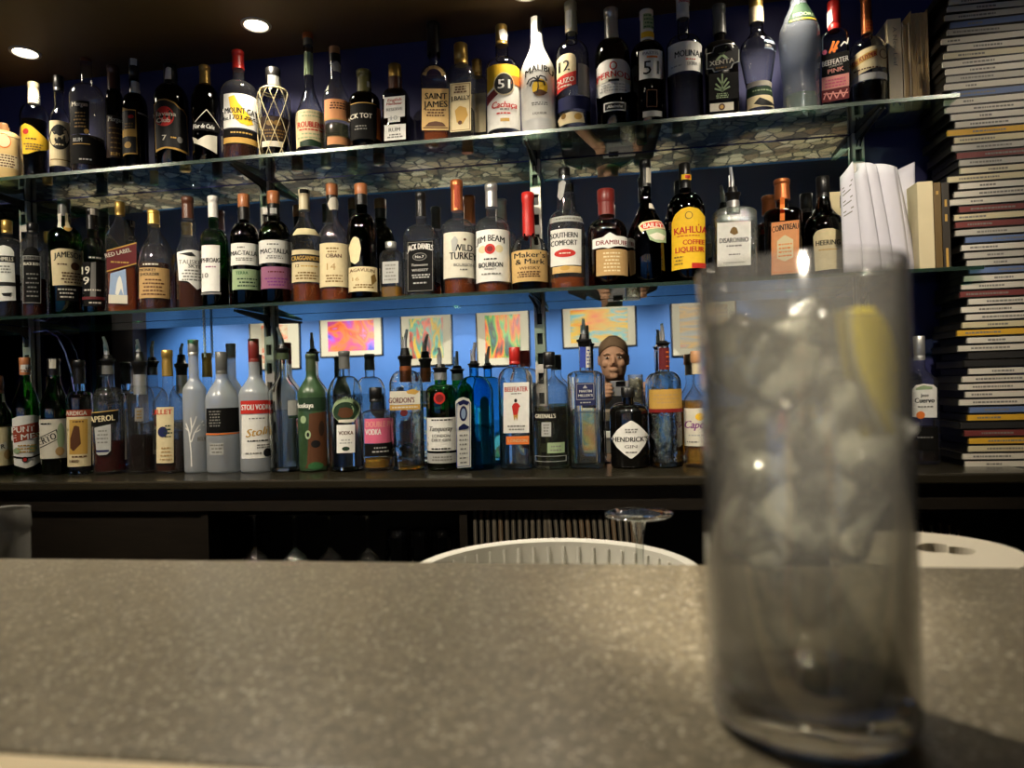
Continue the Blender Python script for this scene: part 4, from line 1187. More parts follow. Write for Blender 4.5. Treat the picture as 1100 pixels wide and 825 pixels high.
bot('M', 'almond_liqueur_bottle', 'pebbled square bottle with a white label and black pourer', 789, 52, 180, 232, 224, 13, 216, ('pour', 'silver', 14, 201, -2), 'dim', ('dark', 266),
    [[R_(771, 243, 806, 289, 'wh'), G_([(784, 254), (786, 249), (789, 248), (792, 250), (793, 255), (789, 257)], 'dg'), T_('DISARONNO', 788.5, 262, 5, 'bk', 30), L_(778, 266, 800, 270, 1, 'gy'), L_(782, 276, 796, 278, 1, 'gy'), L_(775, 284, 803, 287, 1, 'lg')]], sq=(0.95, 5.0))
bot('M', 'orange_liqueur_bottle', 'square amber bottle with an orange ribbon and peach label', 842, 41, 193, 232, 224, 13, 214, ('capsule', 'copper', 17), 'amber', ('dark', 240),
    [[R_(829, 242, 858, 297, 'pe'), T_('COINTREAU', 843.5, 249, 6, 'bk', 28, rot=3, arc=1), O_(830, 243, 857, 295, 0.6, 'or_'), G_([(835, 262), (843, 256), (852, 262), (852, 280), (843, 284), (835, 280)], 'cr'), L_(836, 264, 851, 280, 4, 'or_')], [R_(838, 214, 843, 241, 'or_')]], sq=(1.0, 5.0), psi=0)
bot('M', 'cherry_liqueur_bottle', 'black-brown bottle with a cream tombstone-shaped label beside the papers', 886, 43, 190, 238, 226, 15, 212, ('screw', 'black', 15), 'dark', ('black', 240),
    [[G_([(874, 256), (877, 251), (884, 249.5), (894, 249.5), (902, 252), (905, 257), (904, 292), (875, 293)], 'cr'), T_('HEERING', 889.5, 264, 5.2, 'bk', 25), L_(879, 270, 901, 273, 1, 'gd')]],
    prof=[(330, 43), (280, 43), (245, 43), (236, 38), (229, 24), (224, 18), (212, 14)])

# ------------------------------------------------------------------ bottom row
bot('B', 'vermouth_bottle', 'dark vermouth bottle cut by the left picture edge with a brown cap', 0, 30, 404, 448, 426, 11, 422, ('screw', 'brown', 12), 'green', ('black', 462),
    [[R_(-12, 458, 13, 500, 'cr'), G_([(-10, 480), (7, 474), (8, 482), (-10, 488)], 'of'), T_('R', 3, 479, 5, 'bk', 4, rot=10), D_(8, 488, 4, 5, 'kr'), O_(-12, 458, 13, 500, 0.6, 'br')], [R_(2, 423, 8, 432, 'lg')]], shp='s')
bot('B', 'vermouth_bottle', 'green bottle with an orange cap and a tall red and white label', 29, 32, 384, 440, 404, 11, 402, ('screw', 'orange', 13), 'green', ('black', 452),
    [[G_([(13.5, 449), (20, 446.5), (36, 446), (43, 448), (44, 496), (36, 500), (28, 502), (18, 499), (14, 497)], 'wh'), G_([(13.5, 458), (42.6, 453), (43, 469), (14, 475)], 'rdb'), T_('PUNT', 25, 460.5, 6, 'wh', 23, rot=3), T_('E MES', 28, 468.5, 6, 'wh', 29, rot=4), D_(19, 483, 3.6, 3.4, 'pg'), D_(35, 481, 4, 4, 'pg'), L_(18, 476, 40, 486, 3, 'gd'), G_([(14, 488), (24, 490), (34, 490), (43.5, 487), (43.5, 488.6), (34, 491.6), (24, 491.6), (14, 489.6)], 'bk'), D_(27, 492.5, 3, 3, 'bk'), D_(27, 492.5, 2, 2, 'rd')],
     [R_(22, 392, 38, 403, 'wh'), L_(26, 394, 36, 401, 2, 'gy')]], shp='s')
bot('B', 'vermouth_bottle', 'green sloping bottle with a square cream label and slanted name box', 60, 34, 385, 440, 406, 13, 402, ('capsule', 'black', 14), 'green', ('black', 470),
    [[R_(41, 449, 72, 492, 'of'), O_(41, 449, 72, 492, 0.7, 'bk'), G_([(40, 470), (62, 460), (63, 471), (40, 482)], 'bk'), G_([(40, 471), (61.2, 461.3), (62, 470.6), (40, 481)], 'of'), T_('ERTO', 51, 470.5, 7, 'bk', 19, rot=22), D_(65, 468, 4, 14, 'pg'), D_(64, 484, 4.6, 4.6, 'kr'), L_(44, 453, 56, 456, 1, 'bk')], [R_(53, 386, 60, 396, 'of')]], shp='s')
bot('B', 'amaro_bottle', 'dark bottle with a black cap and a yellow label under an orange band', 87, 30, 387, 428, 420, 11, 411, ('capsule', 'black', 13), 'clear', ('black', 424),
    [[R_(72, 440, 97.5, 447, 'rdb'), T_('ARDIGA', 82, 443.5, 4.4, 'of', 22)], [R_(72, 447.4, 97.5, 500, 'cr'), R_(75, 450, 94, 487, 'gd'), G_([(76, 470), (80, 456), (86, 458), (84, 468), (87, 476), (79, 484), (76, 480)], 'br'), L_(76, 450, 92, 455, 1, 'br'), T_('1880', 80, 494, 3, 'br', 9), L_(76, 488, 95, 491, 1, 'br')]])
bot('B', 'aperitif_bottle', 'clear bottle of red aperitif with a dark name band and steel pourer', 118, 38, 362, 434, 416, 13, 392, ('pour', 'grey', 13, 381, -4), 'clear2', ('red', 474),
    [[G_([(99, 443), (127, 440.5), (127, 453), (99, 457.5)], 'bk'), T_('APEROL', 110, 449, 6, 'cr', 26, rot=4), G_([(99, 442.2), (127, 440), (127, 440.8), (99, 443.2)], 'gd')], [G_([(102, 458.5), (119, 455), (119, 483), (115, 487), (106, 487.5), (102.5, 484)], 'lg'), L_(104, 460, 117, 476, 4, 'gy'), R_(104, 482, 117, 484, 'nv')], [R_(134, 440, 137, 494, 'of')]])
bot('B', 'vermouth_bottle', 'clear bottle half full of dark red liqueur with a black pourer', 152, 32, 365, 434, 414, 13, 402, ('pour', 'silver', 14, 378, -2), 'clear', ('dark', 467),
    [[R_(145, 438, 154, 452, 'gy'), L_(146, 440, 153, 450, 3, 'dg')], [R_(164.5, 440, 168, 488, 'of'), R_(165.2, 442, 167.4, 458, 'rd'), R_(165.2, 462, 167.4, 484, 'bk')]])
bot('B', 'wine_aperitif_bottle', 'clear bottle with a gold-topped stopper and a narrow cream label with fruit', 182, 34, 376, 434, 414, 12, 403, ('capsule', 'gold', 12), 'clear', ('brown', 473),
    [[R_(168.5, 437, 186.5, 496, 'cr'), T_('LILLET', 174, 442, 5.2, 'rd', 21), D_(175, 463, 5, 5.6, 'nv'), L_(176, 455, 185, 470, 4, 'dgn'), L_(172, 478, 185, 494, 4, 'kr')]], shp='s')
bot('B', 'vodka_bottle', 'tall frosted vodka bottle with a white bare tree on it', 210, 26, 365, 420, 405, 11, 381, ('screw', 'silver', 12), 'frost', None,
    [[S_([[(206, 500), (205.5, 485), (204, 470), (203, 462), (200, 454)], [(204, 470), (206, 460), (205, 448)], [(205.5, 474), (209, 464), (213, 458), (218, 452)], [(206, 460), (209, 453), (211, 447)], [(209, 464), (214, 462), (219, 456)], [(203, 462), (199.5, 459)]], 1.3, 'wh')], [R_(212, 468, 222, 474, 'lg'), T_('BELV', 216.5, 471, 4, 'gy', 9)]], shp='s')
bot('B', 'vodka_bottle', 'broad frosted bottle with a wide charcoal band label and grey cap', 240, 37, 378, 430, 406, 13, 402, ('screw', 'grey', 13), 'frost', None,
    [[R_(222, 438, 259, 464, 'bk'), L_(224, 440, 238, 458, 6, 'gy'), R_(222, 464.4, 259, 466, 'or_')], [R_(226, 475, 240, 487, 'lg'), L_(226, 475, 240, 486, 3, 'gy')]], shp='o')
bot('B', 'vodka_bottle', 'clear vodka bottle with a red band over a white label and brown-red cap', 275, 35, 364, 424, 402, 12, 389, ('screw', 'dkr', 12), 'frost', None,
    [[R_(259, 430, 292, 444, 'rd'), T_('STOLI VODKA', 276, 437, 5.6, 'wh', 32)], [R_(260, 445, 292, 491, 'wh'), L_(267, 448, 285, 450, 1, 'gy'), T_('Stoli', 276, 463, 8, 'gd', 24, shear=0.35, rot=8), L_(264, 471, 290, 474, 1, 'bk'), L_(275, 476, 290, 481, 2, 'gy'), L_(262, 484, 284, 487, 1, 'gy'), D_(286.5, 485.5, 4, 4.6, 'bk')]], shp='s')
bot('B', 'vodka_bottle', 'plain clear vodka bottle with a green collar and dark pourer', 306, 34, 352, 424, 402, 12, 379, ('pour', 'green', 14, 371, -5), 'clear', ('clear', 440),
    [[R_(309, 430, 320, 446, 'lg')], [R_(310, 447, 320, 449, 'dgn')]], shp='s')
bot('B', 'vodka_bottle', 'green printed bottle with a white name across its dark coiled pattern', 336, 31, 380, 424, 402, 11, 397, ('capsule', 'green', 11), 'grn2', None,
    [[R_(321, 427, 351, 441, 'dgn'), T_('Moskaya', 327, 435, 5, 'wh', 19)], [G_([(331, 444), (351, 442), (351, 500), (328, 501), (338, 480), (333, 462)], 'br'), D_(339, 476, 5, 4, 'bk'), D_(345, 460, 3, 8, 'db')], [D_(326, 450, 3, 4, 'pg'), D_(331, 466, 3, 4.6, 'pg'), D_(331, 466, 1.4, 2.4, 'bk'), D_(339, 499, 8, 4, 'gn')]], shp='s')
bot('B', 'vodka_bottle', 'clear vodka bottle with a round green bison label and small white plaque', 372, 37, 377, 424, 404, 12, 395, ('capsule', 'grey', 12), 'clear', ('clear', 424),
    [[D_(372, 440, 14.5, 14, 'pg'), D_(371, 442, 12.5, 10.5, 'dgn'), G_([(363, 445), (365, 438), (372, 437), (379, 440), (379, 445), (376, 448), (367, 448)], 'br'), T_('ŻUBRÓWKA', 371, 430, 5, 'bk', 28, arc=4), R_(364, 450, 380, 453, 'of')], [R_(362, 455.5, 381, 485, 'wh'), T_('VODKA', 371.5, 464, 4, 'br', 15), L_(365, 470, 378, 476, 2, 'lg'), D_(371.5, 480.5, 4, 2.2, 'dgn')]], shp='r')
bot('B', 'flavoured_vodka_bottle', 'short clear bottle with a pink label over a dark band and black cap', 405, 31, 416, 446, 440, 12, 431, ('screw', 'black', 14), 'clear', ('gold', 492),
    [[R_(392, 449, 421, 475, 'pk'), T_('DOUBLE PE', 407, 455, 6, 'lp', 27), T_('VODKA', 401, 463, 6, 'wh', 16)], [R_(392, 475.4, 421, 489, 'bk'), L_(400, 478, 417, 486, 2, 'lg')]])
bot('B', 'gin_bottle', 'moulded clear gin bottle with a white and yellow band label and steel pourer', 437.5, 36, 354, 414, 398, 12, 393, ('pour', 'copper', 13, 374, 3), 'clear2', ('clear', 442),
    [[R_(419, 420, 451, 434, 'of'), T_("GORDON'S", 431.5, 429.5, 5.6, 'mr', 27), G_([(436, 420), (444, 418), (450, 421), (446, 424), (438, 423)], 'gd')], [R_(419, 434.4, 451, 440, 'gd'), L_(421, 435, 449, 439, 1, 'of')], [D_(434, 443, 4, 3.6, 'mr')]], sq=(0.8, 3.0), psi=0)
bot('B', 'gin_bottle', 'green gin bottle with a red wax seal and a white label', 475, 33, 374, 422, 413, 13, 400, ('pour', 'silver', 14, 391, -1), 'green', ('dark', 440),
    [[D_(472, 427.5, 6, 6.4, 'rd'), D_(472, 427.5, 4, 4.2, 'dr')], [R_(459, 448, 490, 483, 'wh'), L_(461, 449, 488, 452, 1, 'bk'), T_('Tanqueray', 474, 459.5, 5, 'gy', 24, shear=0.3), T_('LONDON', 474, 467, 3, 'gy', 18), T_('DRY GIN', 474, 471.5, 3, 'gy', 19), L_(461, 479, 488, 482.5, 1, 'bk')], [R_(459.5, 485.5, 490, 496, 'lg'), L_(464, 488, 486, 494, 2, 'gy')]])
bot('B', 'gin_bottle', 'pale blue square gin bottle with a tall white side label', 511, 43, 368, 420, 404, 10, 394, ('pour', None, 11, 388, 1), 'blue', ('clear', 455),
    [[G_([(490, 430), (493, 427), (498, 426), (504, 428), (506, 432), (506, 499), (490.5, 499)], 'wh'), O_(491, 432, 505, 498, 0.6, 'bl'), D_(498, 443, 4, 8, 'nv'), D_(498, 443, 2.4, 5.4, 'lb'), G_([(492, 431), (498, 428.5), (504, 431), (503, 435), (498, 433), (493, 435)], 'nv'), G_([(493, 457), (498, 453), (504, 457), (503, 459), (493, 460)], 'nv'), L_(493, 463, 503, 496, 7, 'gy')]], sq=(0.95, 5.0), psi=25)
bot('B', 'gin_bottle', 'square clear gin bottle with a red cap and guardsman on its white label', 555, 39, 373, 408, 394, 12, 391, ('screw', 'red', 12), 'clear', ('clear', 446),
    [[R_(541, 411, 568, 464, 'wh'), T_('BEEFEATER', 554.5, 418, 5, 'rd', 24), L_(549, 422, 560, 423.5, 1, 'bk'), D_(554, 430, 1.6, 2, 'bk'), G_([(550, 436), (552, 432.5), (556, 432.5), (559, 436), (557, 438), (556.5, 445), (551.5, 445), (551.5, 438)], 'rd'), G_([(551.5, 445), (556.5, 445), (556, 452), (554, 447), (552.5, 452)], 'gd'), L_(544, 455, 566, 462, 2, 'gy')], [R_(544, 467.5, 568, 476, 'or_'), T_('LONDON', 556, 472, 3.4, 'cr', 20)]], sq=(0.9, 5.0))
bot('B', 'gin_bottle', 'clear gin bottle with a small black name plate and black cap', 592, 38, 378, 418, 402, 12, 395, ('screw', 'black', 13), 'clear2', ('olive', 436),
    [[R_(574, 441, 598, 451, 'bk'), T_("GREENALL'S", 586, 446, 4.2, 'of', 21)], [R_(582, 452.5, 592, 467.5, 'lg'), L_(584, 454, 590, 466, 4, 'gy')], [R_(588, 474, 606, 485, 'pg'), L_(590, 476, 604, 484, 2, 'gy')], [O_(575, 488, 608, 494, 0.5, 'lg')]], shp='s')
bot('B', 'gin_bottle', 'square clear gin bottle with a navy plaque and a blue striped neck', 630, 39, 343, 404, 398, 12, 372, ('pour', None, 13, 359, 0), 'clear', ('clear', 440),
    [[R_(618.5, 411, 639, 435, 'nv'), O_(619.5, 412, 638, 429, 0.5, 'lg'), G_([(626, 417), (628.5, 413.5), (631, 417)], 'lg'), T_("MARTIN", 629, 420, 2.6, 'wh', 13), T_("MILLER'S", 629, 424.5, 2.6, 'wh', 15), L_(622, 431, 636, 433, 1, 'lg')], [R_(623, 373, 629, 395, 'bl')], [R_(629.5, 373, 635, 395, 'wh'), L_(630, 375, 634, 393, 5, 'bl')]], sq=(0.85, 6.0))
bot('B', 'gin_bottle', 'squat black apothecary gin bottle with a white diamond label', 676, 41, 416, 442, 434, 12, 426, ('screw', 'black', 15), 'black', None,
    [[G_([(657, 470), (663, 461), (670, 455), (678, 450.5), (685, 455), (691, 461), (697, 468), (692, 477), (686, 485), (678, 491), (671, 486), (663, 479)], 'wh'), T_("HENDRICK'S", 677, 470.5, 5, 'bk', 37), T_('GIN', 677.5, 478, 3.2, 'gy', 13), L_(670, 459, 686, 464, 2, 'gy'), L_(671, 482, 685, 486, 1, 'gy')]])
bot('B', 'liqueur_bottle', 'ribbed clear bottle with a maroon neck and a wide yellow label', 715, 36, 348, 412, 399, 12, 371, ('pour', None, 13, 366, -1), 'clear2', ('clear', 446),
    [[R_(697.5, 418, 733, 439, 'gd'), L_(701, 422, 730, 434, 3, 'kr'), R_(697.5, 438.5, 733, 442.5, 'dr')], [R_(708, 374, 721, 397, 'mr'), L_(715, 376, 720, 396, 4, 'or_')]])
bot('B', 'rum_bottle', 'golden rum bottle with a purple script label beside the tall drink', 751, 32, 377, 432, 412, 11, 400, ('cork', 'wood', 14, 'cream'), 'clear', ('gold', 432),
    [[R_(735, 438, 763, 478, 'of'), T_('Cape', 746, 455, 8, 'pu', 20, shear=0.3), D_(752, 447, 5, 4, 'yl'), L_(738, 465, 758, 468, 1, 'lg'), L_(737, 472, 752, 475, 1, 'gy')]], shp='s')
bot('B', 'tequila_bottle', 'clear tequila bottle with a silver cap and white label right of the tall drink', 990, 40, 361, 410, 396, 12, 386, ('screw', 'silver', 13), 'clear', ('dark', 458),
    [[G_([(980, 418), (984, 413.5), (992, 412), (1002, 413.5), (1006, 417), (1006, 448), (980, 447)], 'wh'), G_([(984, 416.5), (992, 413.6), (1001, 415.5), (1001, 418), (984, 418.6)], 'pg'), T_('Jose', 993, 424, 3.4, 'bk', 8), T_('Cuervo', 993, 429.5, 5, 'bk', 20), L_(986, 435, 1002, 437.5, 1, 'gy'), D_(989, 445, 4.4, 4, 'or_')], [R_(978, 458, 1007, 482, 'bk'), L_(984, 466, 1004, 471, 1, 'gy')]], shp='s')

# ------------------------------------------------------------------ books and cases at the right end of the shelves
def standing(name, label, cat, row, x0, x1, ytop, mat, edge_mat=None, depth=0.12, y0=1.60, lean=0.0, group=None, pages=False):
    Z = ROWZ[row]
    xm = (x0 + x1) / 2
    yb = project(Vector((on_y(xm, 300, y0).x, y0, Z)))[1]
    ym = (ytop + yb) / 2
    a, c = on_y(x0, ym, y0).x, on_y(x1, ym, y0).x
    H = on_y(xm, ytop, y0).z - Z
    e = empty(name, ((a + c) / 2, y0 + depth / 2, Z + 0.0005))
    tag(e, label, cat, group)
    wd = (c - a) / 2
    e.rotation_euler = (0, lean, 0)
    m = MB()
    if pages:      # the page block faces out between two cover boards
        t = 0.0018
        m.box(-wd, -depth / 2, 0, -wd + t, depth / 2, H); m.box(wd - t, -depth / 2, 0, wd, depth / 2, H); m.box(-wd, depth / 2 - t, 0, wd, depth / 2, H)
        m.build('cover', mat, e)
        m = MB()
        n = max(3, int(wd * 2 / 0.0035))
        for i in range(n):
            q0 = -wd + t + (2 * wd - 2 * t) * i / n
            q1 = q0 + (2 * wd - 2 * t) / n * 0.9
            m.box(q0, -depth / 2 + 0.003 + 0.0006 * (i % 3), 0.003, q1, depth / 2 - t, H - 0.004)
        m.build('page_block', edge_mat, e)
    else:
        m.box(-wd, -depth / 2, 0, wd, depth / 2, H)
        m.build('cover', mat, e, bevel=0.0012)
    e['h'] = H
    return e, wd, H, depth


M_CREAMC = paint('cream case sleeve', (206, 190, 156), 0.45, var=0.04, scale=40)
M_PAGES = paint('book pages', (188, 160, 112), 0.8, var=0.15, scale=160, stretch=(6, 1, 0.4))
e, wd, H, dp = standing('film_case', 'cream film case with grey spine title standing at the right end of the top shelf', 'film case', 'T', 954.5, 969.5, 20, M_CREAMC, y0=1.655, depth=0.095)
v, f, wid = text_mesh('A New Leaf', 0.0, 0.0)
m = MB()
k = H * 0.42 / wid
m.add([(-(q[1] - 0.3) * 0.012 * -1 * 1.0 * -1 * -1, -dp / 2 - 0.0006, H * 0.70 - q[0] * k) for q in v], f)
m.build('spine_title', ink('gy'), e)
m = MB()
sg = 14
pts = [(wd * 0.62 * math.cos(math.pi * i / sg), -dp / 2 - 0.0006, H * 0.07 + 0.012 * math.sin(math.pi * i / sg)) for i in range(sg + 1)] + [(wd * 0.36 * math.cos(math.pi * i / sg), -dp / 2 - 0.0006, H * 0.07 + 0.007 * math.sin(math.pi * i / sg)) for i in range(sg + 1)]
m.add(pts, [(i, i + 1, sg + 2 + i, sg + 1 + i) for i in range(sg)])
m.build('spine_emblem', ink('nv'), e)
standing('book', 'slim cream book with its page edges out, leaning between film case and thick book', 'book', 'T', 970.5, 978.5, 24, M_CREAMC, M_PAGES, pages=True, group='books on the top shelf', depth=0.09, y0=1.655)
standing('book', 'thick tan book with its page edges facing out on the top shelf', 'book', 'T', 979.5, 998, 11, M_PAGES, M_PAGES, pages=True, group='books on the top shelf', depth=0.095, y0=1.655)
M_CARD = paint('cream card box', (206, 192, 154), 0.6, var=0.04, scale=20)
standing('book', 'cream hardback beside the loose papers on the middle shelf', 'book', 'M', 986.5, 1003.5, 195, M_CARD, group='books on the middle shelf', depth=0.13)
for i, (a, c, col, lb) in enumerate([(1004, 1012, (96, 74, 30), 'olive gold book right of the cream hardback'), (1012.6, 1021, (40, 32, 20), 'dark brown book with small pale spine marks at the shelf end')]):
    e, wd, H, dp = standing('book', lb, 'book', 'M', a, c, 196, paint('book cloth %d' % i, col, 0.5), group='books on the middle shelf', depth=0.13)
    m = MB()
    for z0, z1 in ((0.55, 0.63), (0.72, 0.80), (0.01, 0.24)) if i else ((0.86, 0.9),):
        m = MB().box(-wd * 0.35, -dp / 2 - 0.0008, H * z0, wd * 0.25, -dp / 2 + 0.001, H * z1)
        m.build('spine_print', ink('gd'), e)

# loose papers
M_PAPER = paint('white office paper', (206, 204, 214), 0.7)
SHEETS = [  # bottom-left, bottom-right, top-right, top-left px, distance, bulge, label
    ((906, 290), (928, 291), (918, 171), (904, 189), 1.575, 0.004, 'printed letter at the left of the loose paper sheaf'),
    ((921, 291), (948, 291), (932, 174), (918, 186), 1.585, 0.010, 'curled white sheet second from the left in the paper sheaf'),
    ((927, 291), (962, 291), (944, 176), (922, 174), 1.60, 0.014, 'curled white sheet third from the left in the paper sheaf'),
    ((938, 291), (978, 291), (964, 177), (928, 176), 1.615, 0.016, 'broad white sheet in the middle of the paper sheaf'),
    ((950, 291), (985, 291), (966, 178), (934, 177), 1.63, 0.014, 'broad white sheet behind the middle of the paper sheaf'),
    ((955, 291), (986, 291), (985, 172), (966, 181), 1.65, 0.004, 'stiff white sheet with a raised corner at the right of the paper sheaf'),
]
for i, (bl, br, tr, tl, Y, bul, lab) in enumerate(SHEETS):
    P0, P1, P2, P3 = [on_y(p[0], p[1], Y) for p in (bl, br, tr, tl)]
    P0.z = P1.z = ZM + 0.0045
    org = (P0 + P1) / 2
    nu, nv = 8, 10
    vs_ = []
    for j in range(nv + 1):
        t = j / nv
        for k in range(nu + 1):
            u = k / nu
            # edges bow like a leaning sheet
            p = P0.lerp(P1, u).lerp(P3.lerp(P2, u), t ** 1.35)
            p.z = (P0.lerp(P1, u).lerp(P3.lerp(P2, u), t)).z
            vs_.append((p.x - org.x, p.y - org.y - bul * math.sin(math.pi * u) + 0.012 * t, p.z - org.z))
    fs = [(j * (nu + 1) + k, j * (nu + 1) + k + 1, (j + 1) * (nu + 1) + k + 1, (j + 1) * (nu + 1) + k) for j in range(nv) for k in range(nu)]
    e = empty('paper_sheet', org)
    tag(e, lab, 'paper', 'loose papers on the middle shelf')
    o = MB().add(vs_, fs).build('sheet', M_PAPER, e, smooth=True, autosmooth=80)
    md = o.modifiers.new('t', 'SOLIDIFY'); md.thickness = 0.0006
    if i == 0:
        m = MB()
        def sp(u, t):
            p = P0.lerp(P1, u).lerp(P3.lerp(P2, u), t ** 1.35)
            z = (P0.lerp(P1, u).lerp(P3.lerp(P2, u), t)).z
            return (p.x - org.x, p.y - org.y - bul * math.sin(math.pi * u) + 0.012 * t - 0.0012, z - org.z)
        for r in range(9):
            t = 0.86 - r * 0.035
            if r in (3, 6):
                continue
            q = [sp(0.12, t), sp(0.82 - 0.1 * (r % 3), t), sp(0.82 - 0.1 * (r % 3), t - 0.012), sp(0.12, t - 0.012)]
            m.add(q, [(0, 1, 2, 3)])
        m.build('typed_lines', ink('gy'), e)

# ------------------------------------------------------------------ tower of disc cases
rnd = random.Random(7)
TY = 1.60
ORD = ['topmost'] + ['%s from the top' % s for s in 'second third fourth fifth sixth seventh eighth ninth tenth eleventh twelfth thirteenth fourteenth fifteenth sixteenth seventeenth eighteenth nineteenth twentieth'.split()]
tens = ['twenty', 'thirty', 'forty', 'fifty', 'sixty', 'seventy']
ones = ['first', 'second', 'third', 'fourth', 'fifth', 'sixth', 'seventh', 'eighth', 'ninth']
tenth = ['twentieth', 'thirtieth', 'fortieth', 'fiftieth', 'sixtieth', 'seventieth']
for t_, th in zip(tens, tenth):
    if th != 'twentieth':
        ORD.append('%s from the top' % th)
    ORD += ['%s-%s from the top' % (t_, o_) for o_ in ones]
M_CASE = glassy('dark clear case plastic', (96, 92, 86), (40, 38, 34), refl=0.5, base=0.06)
M_CASEB = paint('dark case tray', (30, 27, 22), 0.45)
SPC = [('white', (206, 200, 184)), ('white', (206, 200, 184)), ('pale grey', (180, 176, 164)), ('white', (212, 206, 190)), ('ivory', (200, 188, 150)), ('yellow', (206, 160, 40)), ('white', (206, 200, 184)), ('white', (200, 194, 178)), ('pale grey', (176, 172, 160)),
       ('white', (210, 204, 188)), ('dark red', (110, 44, 40)), ('black', (30, 28, 26)), ('white', (206, 200, 184)), ('blue', (90, 110, 150)), ('ivory', (202, 192, 160)), ('white', (206, 200, 184))]
TZ0 = ZB - 0.003
TH = 0.0163
NC = 62
txtcache = {}
for i in range(NC):
    z = TZ0 + i * TH + 0.0002
    nm, col = SPC[rnd.randrange(len(SPC))] if i > 1 else SPC[0]
    pxl = 1037 - 24 * (i / NC) + rnd.uniform(-4, 9) + (6 if 20 < i < 30 else 0)
    py = project(Vector((on_y(1060, 300, TY).x, TY, z)))[1]
    xl = on_y(pxl, py, TY).x
    W_ = 0.168 + (0.012 if i < 10 else 0) - 0.006 * (i % 4 == 2)
    xc = xl + W_ / 2
    e = empty('disc_case', (xc, TY + 0.065, z))
    e.rotation_euler = (0, 0, rnd.uniform(-0.03, 0.03))
    tag(e, '%s-spined disc case in the tall tower, %s' % (nm, ORD[NC - 1 - i]), 'disc case', 'tower of disc cases')
    h = TH - 0.0018
    m = MB()
    m.box(-W_ / 2, -0.064, 0, W_ / 2, 0.062, 0.0012); m.box(-W_ / 2, -0.064, h - 0.0012, W_ / 2, 0.062, h)
    m.box(-W_ / 2 + 0.001, -0.058, 0.0012, W_ / 2 - 0.001, 0.060, h - 0.0012)
    m.build('case', M_CASEB, e)
    m = MB()
    m.box(-W_ / 2 + 0.002, -0.0645, 0.0014, W_ / 2 - 0.002, -0.0582, h - 0.0014)
    sp_o = m.build('spine_card', paint('spine ' + nm + str(col[0]), col, 0.6), e)
    if nm != 'black':
        m = MB()
        x = -W_ / 2 + rnd.uniform(0.01, 0.06)
        for q in range(rnd.randrange(4, 16)):
            l = rnd.uniform(0.002, 0.007)
            if x + l > W_ / 2 - 0.01:
                break
            m.box(x, -0.0650, h * 0.36, x + l, -0.0644, h * 0.62)
            x += l + 0.0015
        if not m.v:
            m.box(-0.02, -0.0650, h * 0.4, 0.02, -0.0644, h * 0.6)
        m.build('spine_print', ink('gy'), sp_o)

# ------------------------------------------------------------------ under the back counter
M_THIN = glassy('thin drinking glass', (244, 246, 244), (90, 94, 92), refl=0.9, base=0.08, power=2.2)


def stem_glass(name, label, loc, hgt, rf, rb, bowl, group=None, ls=0.45):
    """glass standing upside down on its rim; loc is the rim centre"""
    e = empty(name, loc)
    tag(e, label, 'glass', group)
    zst = bowl
    m = MB()
    pr = [(0.0, rb * 0.93), (bowl * 0.3, rb), (bowl * 0.6, rb * 0.93), (bowl * 0.85, rb * 0.6), (bowl * 0.97, rb * 0.22), (bowl, 0.005)]
    m.loft(pr, 28, cap0=False, cap1=False)
    m.build('bowl', M_THIN, e, smooth=True, autosmooth=70)
    m = MB()
    m.loft([(bowl * 0.985, 0.0055), (bowl + (hgt - bowl) * 0.25, 0.0038), (bowl + (hgt - bowl) * 0.7, 0.0040), (hgt - 0.008, 0.0075), (hgt - 0.004, rf * 0.4)], 16, cap0=False, cap1=False)
    m.build('stem', M_THIN, e, smooth=True, autosmooth=70)
    m = MB()
    m.loft([(hgt - 0.0075, 0.009), (hgt - 0.0038, rf * 0.5), (hgt - 0.0022, rf * 0.97), (hgt - 0.0008, rf), (hgt, rf * 0.98), (hgt - 0.0006, rf * 0.6), (hgt - 0.001, 0.004)], 32, cap0=False)
    m.build('foot', M_THIN, e, smooth=True, autosmooth=70)
    return e


for px, lb in ((273, 'upturned wine glass in the dark niche, leftmost of four'), (316, 'upturned wine glass in the dark niche, second from the left'), (353.5, 'upturned wine glass in the dark niche, third from the left'), (394.5, 'upturned wine glass in the dark niche, nearest the tumblers')):
    p = on_y(px, 551, 1.56)
    stem_glass('wine_glass', lb, (p.x, 1.56, ZLS + 0.0005), p.z - ZLS, 0.032, 0.038, 0.105, 'upturned wine glasses')
M_CUT = glassy('cut tumbler glass', (226, 230, 236), (60, 64, 74), refl=0.95, base=0.12, power=1.6, bump=0.6, bscale=50)
for i, px in enumerate((426, 450, 474)):
    p = on_y(px, 568, 1.56)
    H = p.z - ZLS
    e = empty('tumbler', (p.x, 1.56, ZLS + 0.0005))
    tag(e, ['faceted upturned tumbler beside the wine glasses', 'faceted upturned tumbler in the middle of three', 'faceted upturned tumbler nearest the record row'][i], 'tumbler', 'upturned tumblers')
    m = MB()
    m.loft([(0, 0.031), (H * 0.5, 0.028), (H * 0.92, 0.024), (H, 0.022)], 12, cap0=False)
    m.build('wall', M_CUT, e)
    m = MB()
    m.loft([(0.002, 0.0285), (H * 0.5, 0.0255), (H * 0.88, 0.0215)], 12, cap0=False)
    m.build('inner_wall', M_CUT, e)
rnd = random.Random(3)
n = 27
WORDS = ORD  # ordinals
PLACE = ['leftmost'] + [s.replace('from the top', 'from the left') for s in ORD[1:]]
